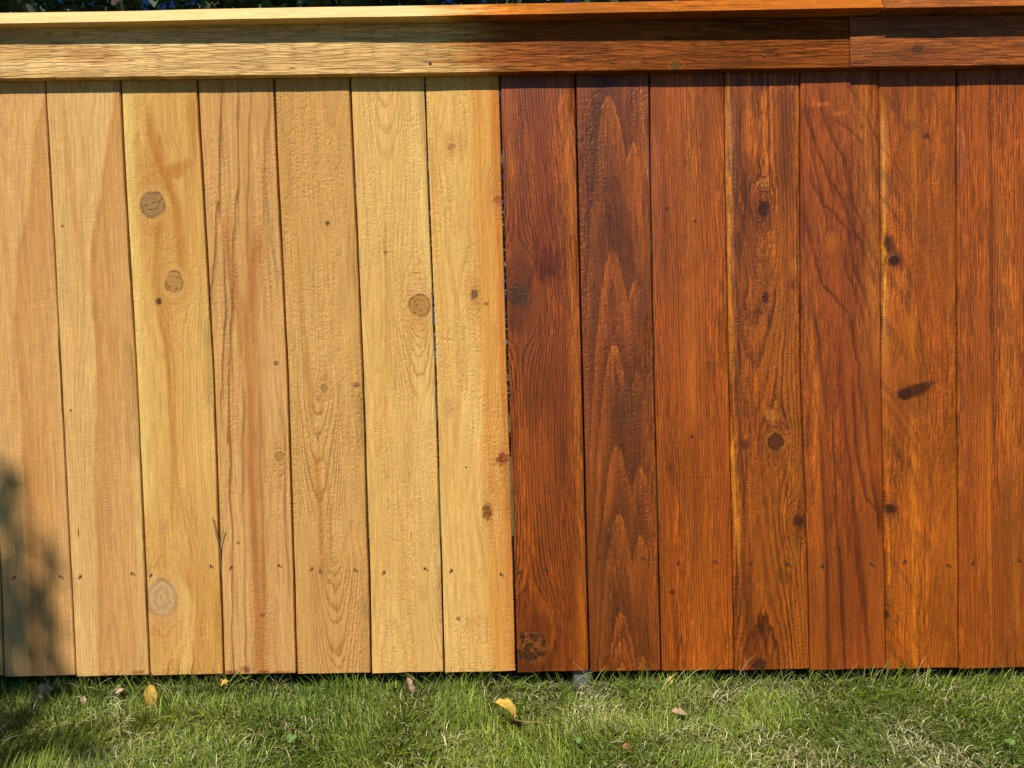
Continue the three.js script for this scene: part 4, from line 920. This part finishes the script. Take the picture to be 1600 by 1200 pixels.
// ---------------------------------------------------------------- trees: one beside the photographer whose leaves shade the corner, others behind the fence
const barkMat = new THREE.MeshStandardMaterial({ color: new THREE.Color(0.11, 0.08, 0.055), roughness: 0.95 });
function limb(pts, r0, r1) {
  const c = new THREE.CatmullRomCurve3(pts.map(p => new THREE.Vector3(...p))), n = 12, g = new THREE.TubeGeometry(c, n, 1, 7), P = g.attributes.position;
  for (let i = 0; i <= n; i++) { const o = c.getPointAt(i / n), r = lerp(r0, r1, i / n); for (let k = 0; k <= 7; k++) { const q = i * 8 + k; P.setXYZ(q, o.x + (P.getX(q) - o.x) * r, o.y + (P.getY(q) - o.y) * r, o.z + (P.getZ(q) - o.z) * r); } }
  g.computeVertexNormals(); return g;
}
function crownGeometry(clumps, size, seed, cols) {      // leaf-sized folded faces spread through clumps
  const R = rng(seed), P = [], C = [], I = [], a = new THREE.Vector3(), b = new THREE.Vector3(), n = new THREE.Vector3(), Q = new THREE.Quaternion();
  for (const [cx, cy, cz, rx, ry, rz, num] of clumps) for (let k = 0; k < num; k++) {
    const d = n.set(R() * 2 - 1, R() * 2 - 1, R() * 2 - 1); if (d.lengthSq() > 1) { k--; continue; }
    const o = P.length / 3, x = cx + d.x * rx, y = cy + d.y * ry, z = cz + d.z * rz, L = size * (0.6 + 0.7 * R()), w = L * 0.36;
    Q.setFromEuler(new THREE.Euler((R() - 0.5) * 2.4, R() * 6.283, (R() - 0.5) * 2.0));
    for (const [u, v, h] of [[0, 0, 0], [0.4, 1, 0.12], [1, 0, -0.1], [0.4, -1, 0.12]]) { a.set(u * L, h * L, v * w).applyQuaternion(Q); P.push(x + a.x, y + a.y, z + a.z); }
    const c = cols[(R() * cols.length) | 0], m = 0.8 + 0.4 * R(); for (let q = 0; q < 4; q++) C.push(c[0] * m, c[1] * m, c[2] * m);
    I.push(o, o + 1, o + 2, o, o + 2, o + 3);
  }
  const g = new THREE.BufferGeometry(); g.setAttribute('position', new THREE.Float32BufferAttribute(P, 3)); g.setAttribute('color', new THREE.Float32BufferAttribute(C, 3)); g.setIndex(I); g.computeVertexNormals(); return g;
}
const foliage = new THREE.MeshStandardMaterial({ vertexColors: true, roughness: 0.7, side: THREE.DoubleSide });
const FG = [[0.04, 0.065, 0.015], [0.05, 0.08, 0.02], [0.035, 0.055, 0.014], [0.06, 0.085, 0.02]];
function tree(name, label, trunkPts, r0, limbs, clumps, size, seed, extra) {
  const t = new THREE.Group();
  const tr = new THREE.Mesh(limb(trunkPts, r0, r0 * 0.45), barkMat); tr.name = 'trunk'; t.add(tr);
  for (const l of limbs) { const m = new THREE.Mesh(limb(l, r0 * 0.38, r0 * 0.1), barkMat); m.name = 'limb'; t.add(m); }
  const c = new THREE.Mesh(crownGeometry(clumps, size, seed, FG), foliage); c.name = 'crown'; t.add(c);
  const b = trunkPts[0]; t.children.forEach(m => m.geometry.translate(-b[0], -b[1], -b[2])); t.position.set(...b);
  return top(t, name, label, 'tree', extra);
}
{
  const R = rng(5), cl = [];
  // leafy branch ends: fence corner and the grass before it lie down-sun of these
  const S = (x, y, z, l) => [x + SUN.x * l, y + SUN.y * l, z + SUN.z * l];
  const put = (x, y, z, l, r, n) => { const p = S(x, y, z, l); cl.push([p[0], p[1], p[2], r, r * 0.8, r, n]); };
  const L = 4.4;
  put(-1.17, 0.26, 0, L, 0.15, 82); put(-1.0, 0.39, 0, L, 0.05, 13); put(-0.965, 0.295, 0, L, 0.045, 12); put(-1.04, 0.22, 0, L, 0.07, 24); put(-1.08, 0.12, 0, L, 0.09, 45); put(-0.965, 0.185, 0, L, 0.045, 13); put(-0.96, 0.12, 0, L, 0.05, 15); put(-1.0, 0.06, 0, L, 0.06, 19);
  put(-1.0, 0.0, 0.06, L, 0.10, 52); put(-0.90, 0.0, 0.10, L, 0.08, 30); put(-0.76, 0.0, 0.19, L, 0.06, 12); put(-0.98, 0, 0.20, L, 0.10, 45); put(-0.86, 0, 0.22, L, 0.07, 15);
  for (let k = 0; k < 26; k++) cl.push([-3.05 + (R() - 0.5) * 1.0, 4.1 + (R() - 0.5) * 1.1, 2.85 + (R() - 0.5) * 0.9, 0.22, 0.18, 0.22, 90]);
  tree('young_tree', 'young leafy tree beside the lawn whose branches shade the fence corner', [[-3.2, 0.03, 2.95], [-3.17, 1.5, 2.96], [-3.1, 2.9, 2.91], [-3.05, 4.3, 2.9]], 0.07,
    [[[-3.16, 2.5, 2.95], [-2.7, 3.1, 2.75], [-2.03, 3.45, 2.63]], [[-3.13, 2.9, 2.93], [-2.7, 3.4, 2.75], [-2.25, 3.65, 2.58]], [[-3.1, 3.2, 2.91], [-3.35, 3.7, 2.75], [-3.5, 4.2, 2.6]]], cl, 0.055, 61);
}
function bigTree(x, z, seed, label) {
  const R = rng(seed), cl = [];
  for (let k = 0; k < 60; k++) { const t = R() * 6.283, r = Math.sqrt(R()); cl.push([x + Math.cos(t) * r * 2.6, 3.1 + R() * 0.9 + r * 0.3, z + Math.sin(t) * r * 1.8, 0.6, 0.4, 0.6, 130]); }
  for (let k = 0; k < 60; k++) { const t = R() * 6.283, r = Math.sqrt(R()); cl.push([x + Math.cos(t) * r * 2.7, 4.6 + R() * 2.2, z + 0.9 + Math.sin(t) * r * 1.9, 0.7, 0.5, 0.7, 130]); }
  const lm = []; for (let k = 0; k < 6; k++) { const t = k * 1.05 + R(); lm.push([[x, 2.0 + 0.2 * k, z], [x + Math.cos(t) * 0.9, 3 + 0.2 * k, z + Math.sin(t) * 0.7], [x + Math.cos(t) * 1.9, 3.9 + 0.3 * k, z + Math.sin(t) * 1.3]]); }
  tree('broadleaf_tree', label, [[x, 0, z], [x + 0.05, 1.5, z], [x, 3.2, z + 0.05], [x + 0.05, 5.5, z]], 0.17, lm, cl, 0.11, seed + 7, { group: 'trees behind the fence' });
}
bigTree(-3.4, -5.4, 81, 'dark leafy tree rising behind the raw end of the fence');
bigTree(0.2, -5.9, 82, 'dark leafy tree rising behind the middle of the fence');
for (const [x, z, seed, label] of [[-1.6, -3.6, 91, 'dense shrub behind the raw pickets'], [0.2, -3.4, 92, 'dense shrub behind the middle of the fence'], [1.7, -3.7, 93, 'dense shrub behind the stained pickets']]) {
  const R = rng(seed), cl = [], lm = [];
  for (let k = 0; k < 34; k++) { const t = R() * 6.283, r = Math.sqrt(R()); cl.push([x + Math.cos(t) * r * 0.95, 0.3 + R() * 1.35, z + Math.sin(t) * r * 0.6, 0.3, 0.26, 0.3, 150]); }
  for (let k = 0; k < 5; k++) { const t = k * 1.26; lm.push([[x, 0.1, z], [x + Math.cos(t) * 0.3, 0.6, z + Math.sin(t) * 0.2], [x + Math.cos(t) * 0.7, 1.2, z + Math.sin(t) * 0.4]]); }
  tree('shrub', label, [[x, 0, z], [x, 0.5, z + 0.02], [x + 0.02, 1.0, z], [x, 1.5, z]], 0.03, lm, cl, 0.08, seed, { group: 'shrubs behind the fence' });
}

renderer.render(scene, camera);
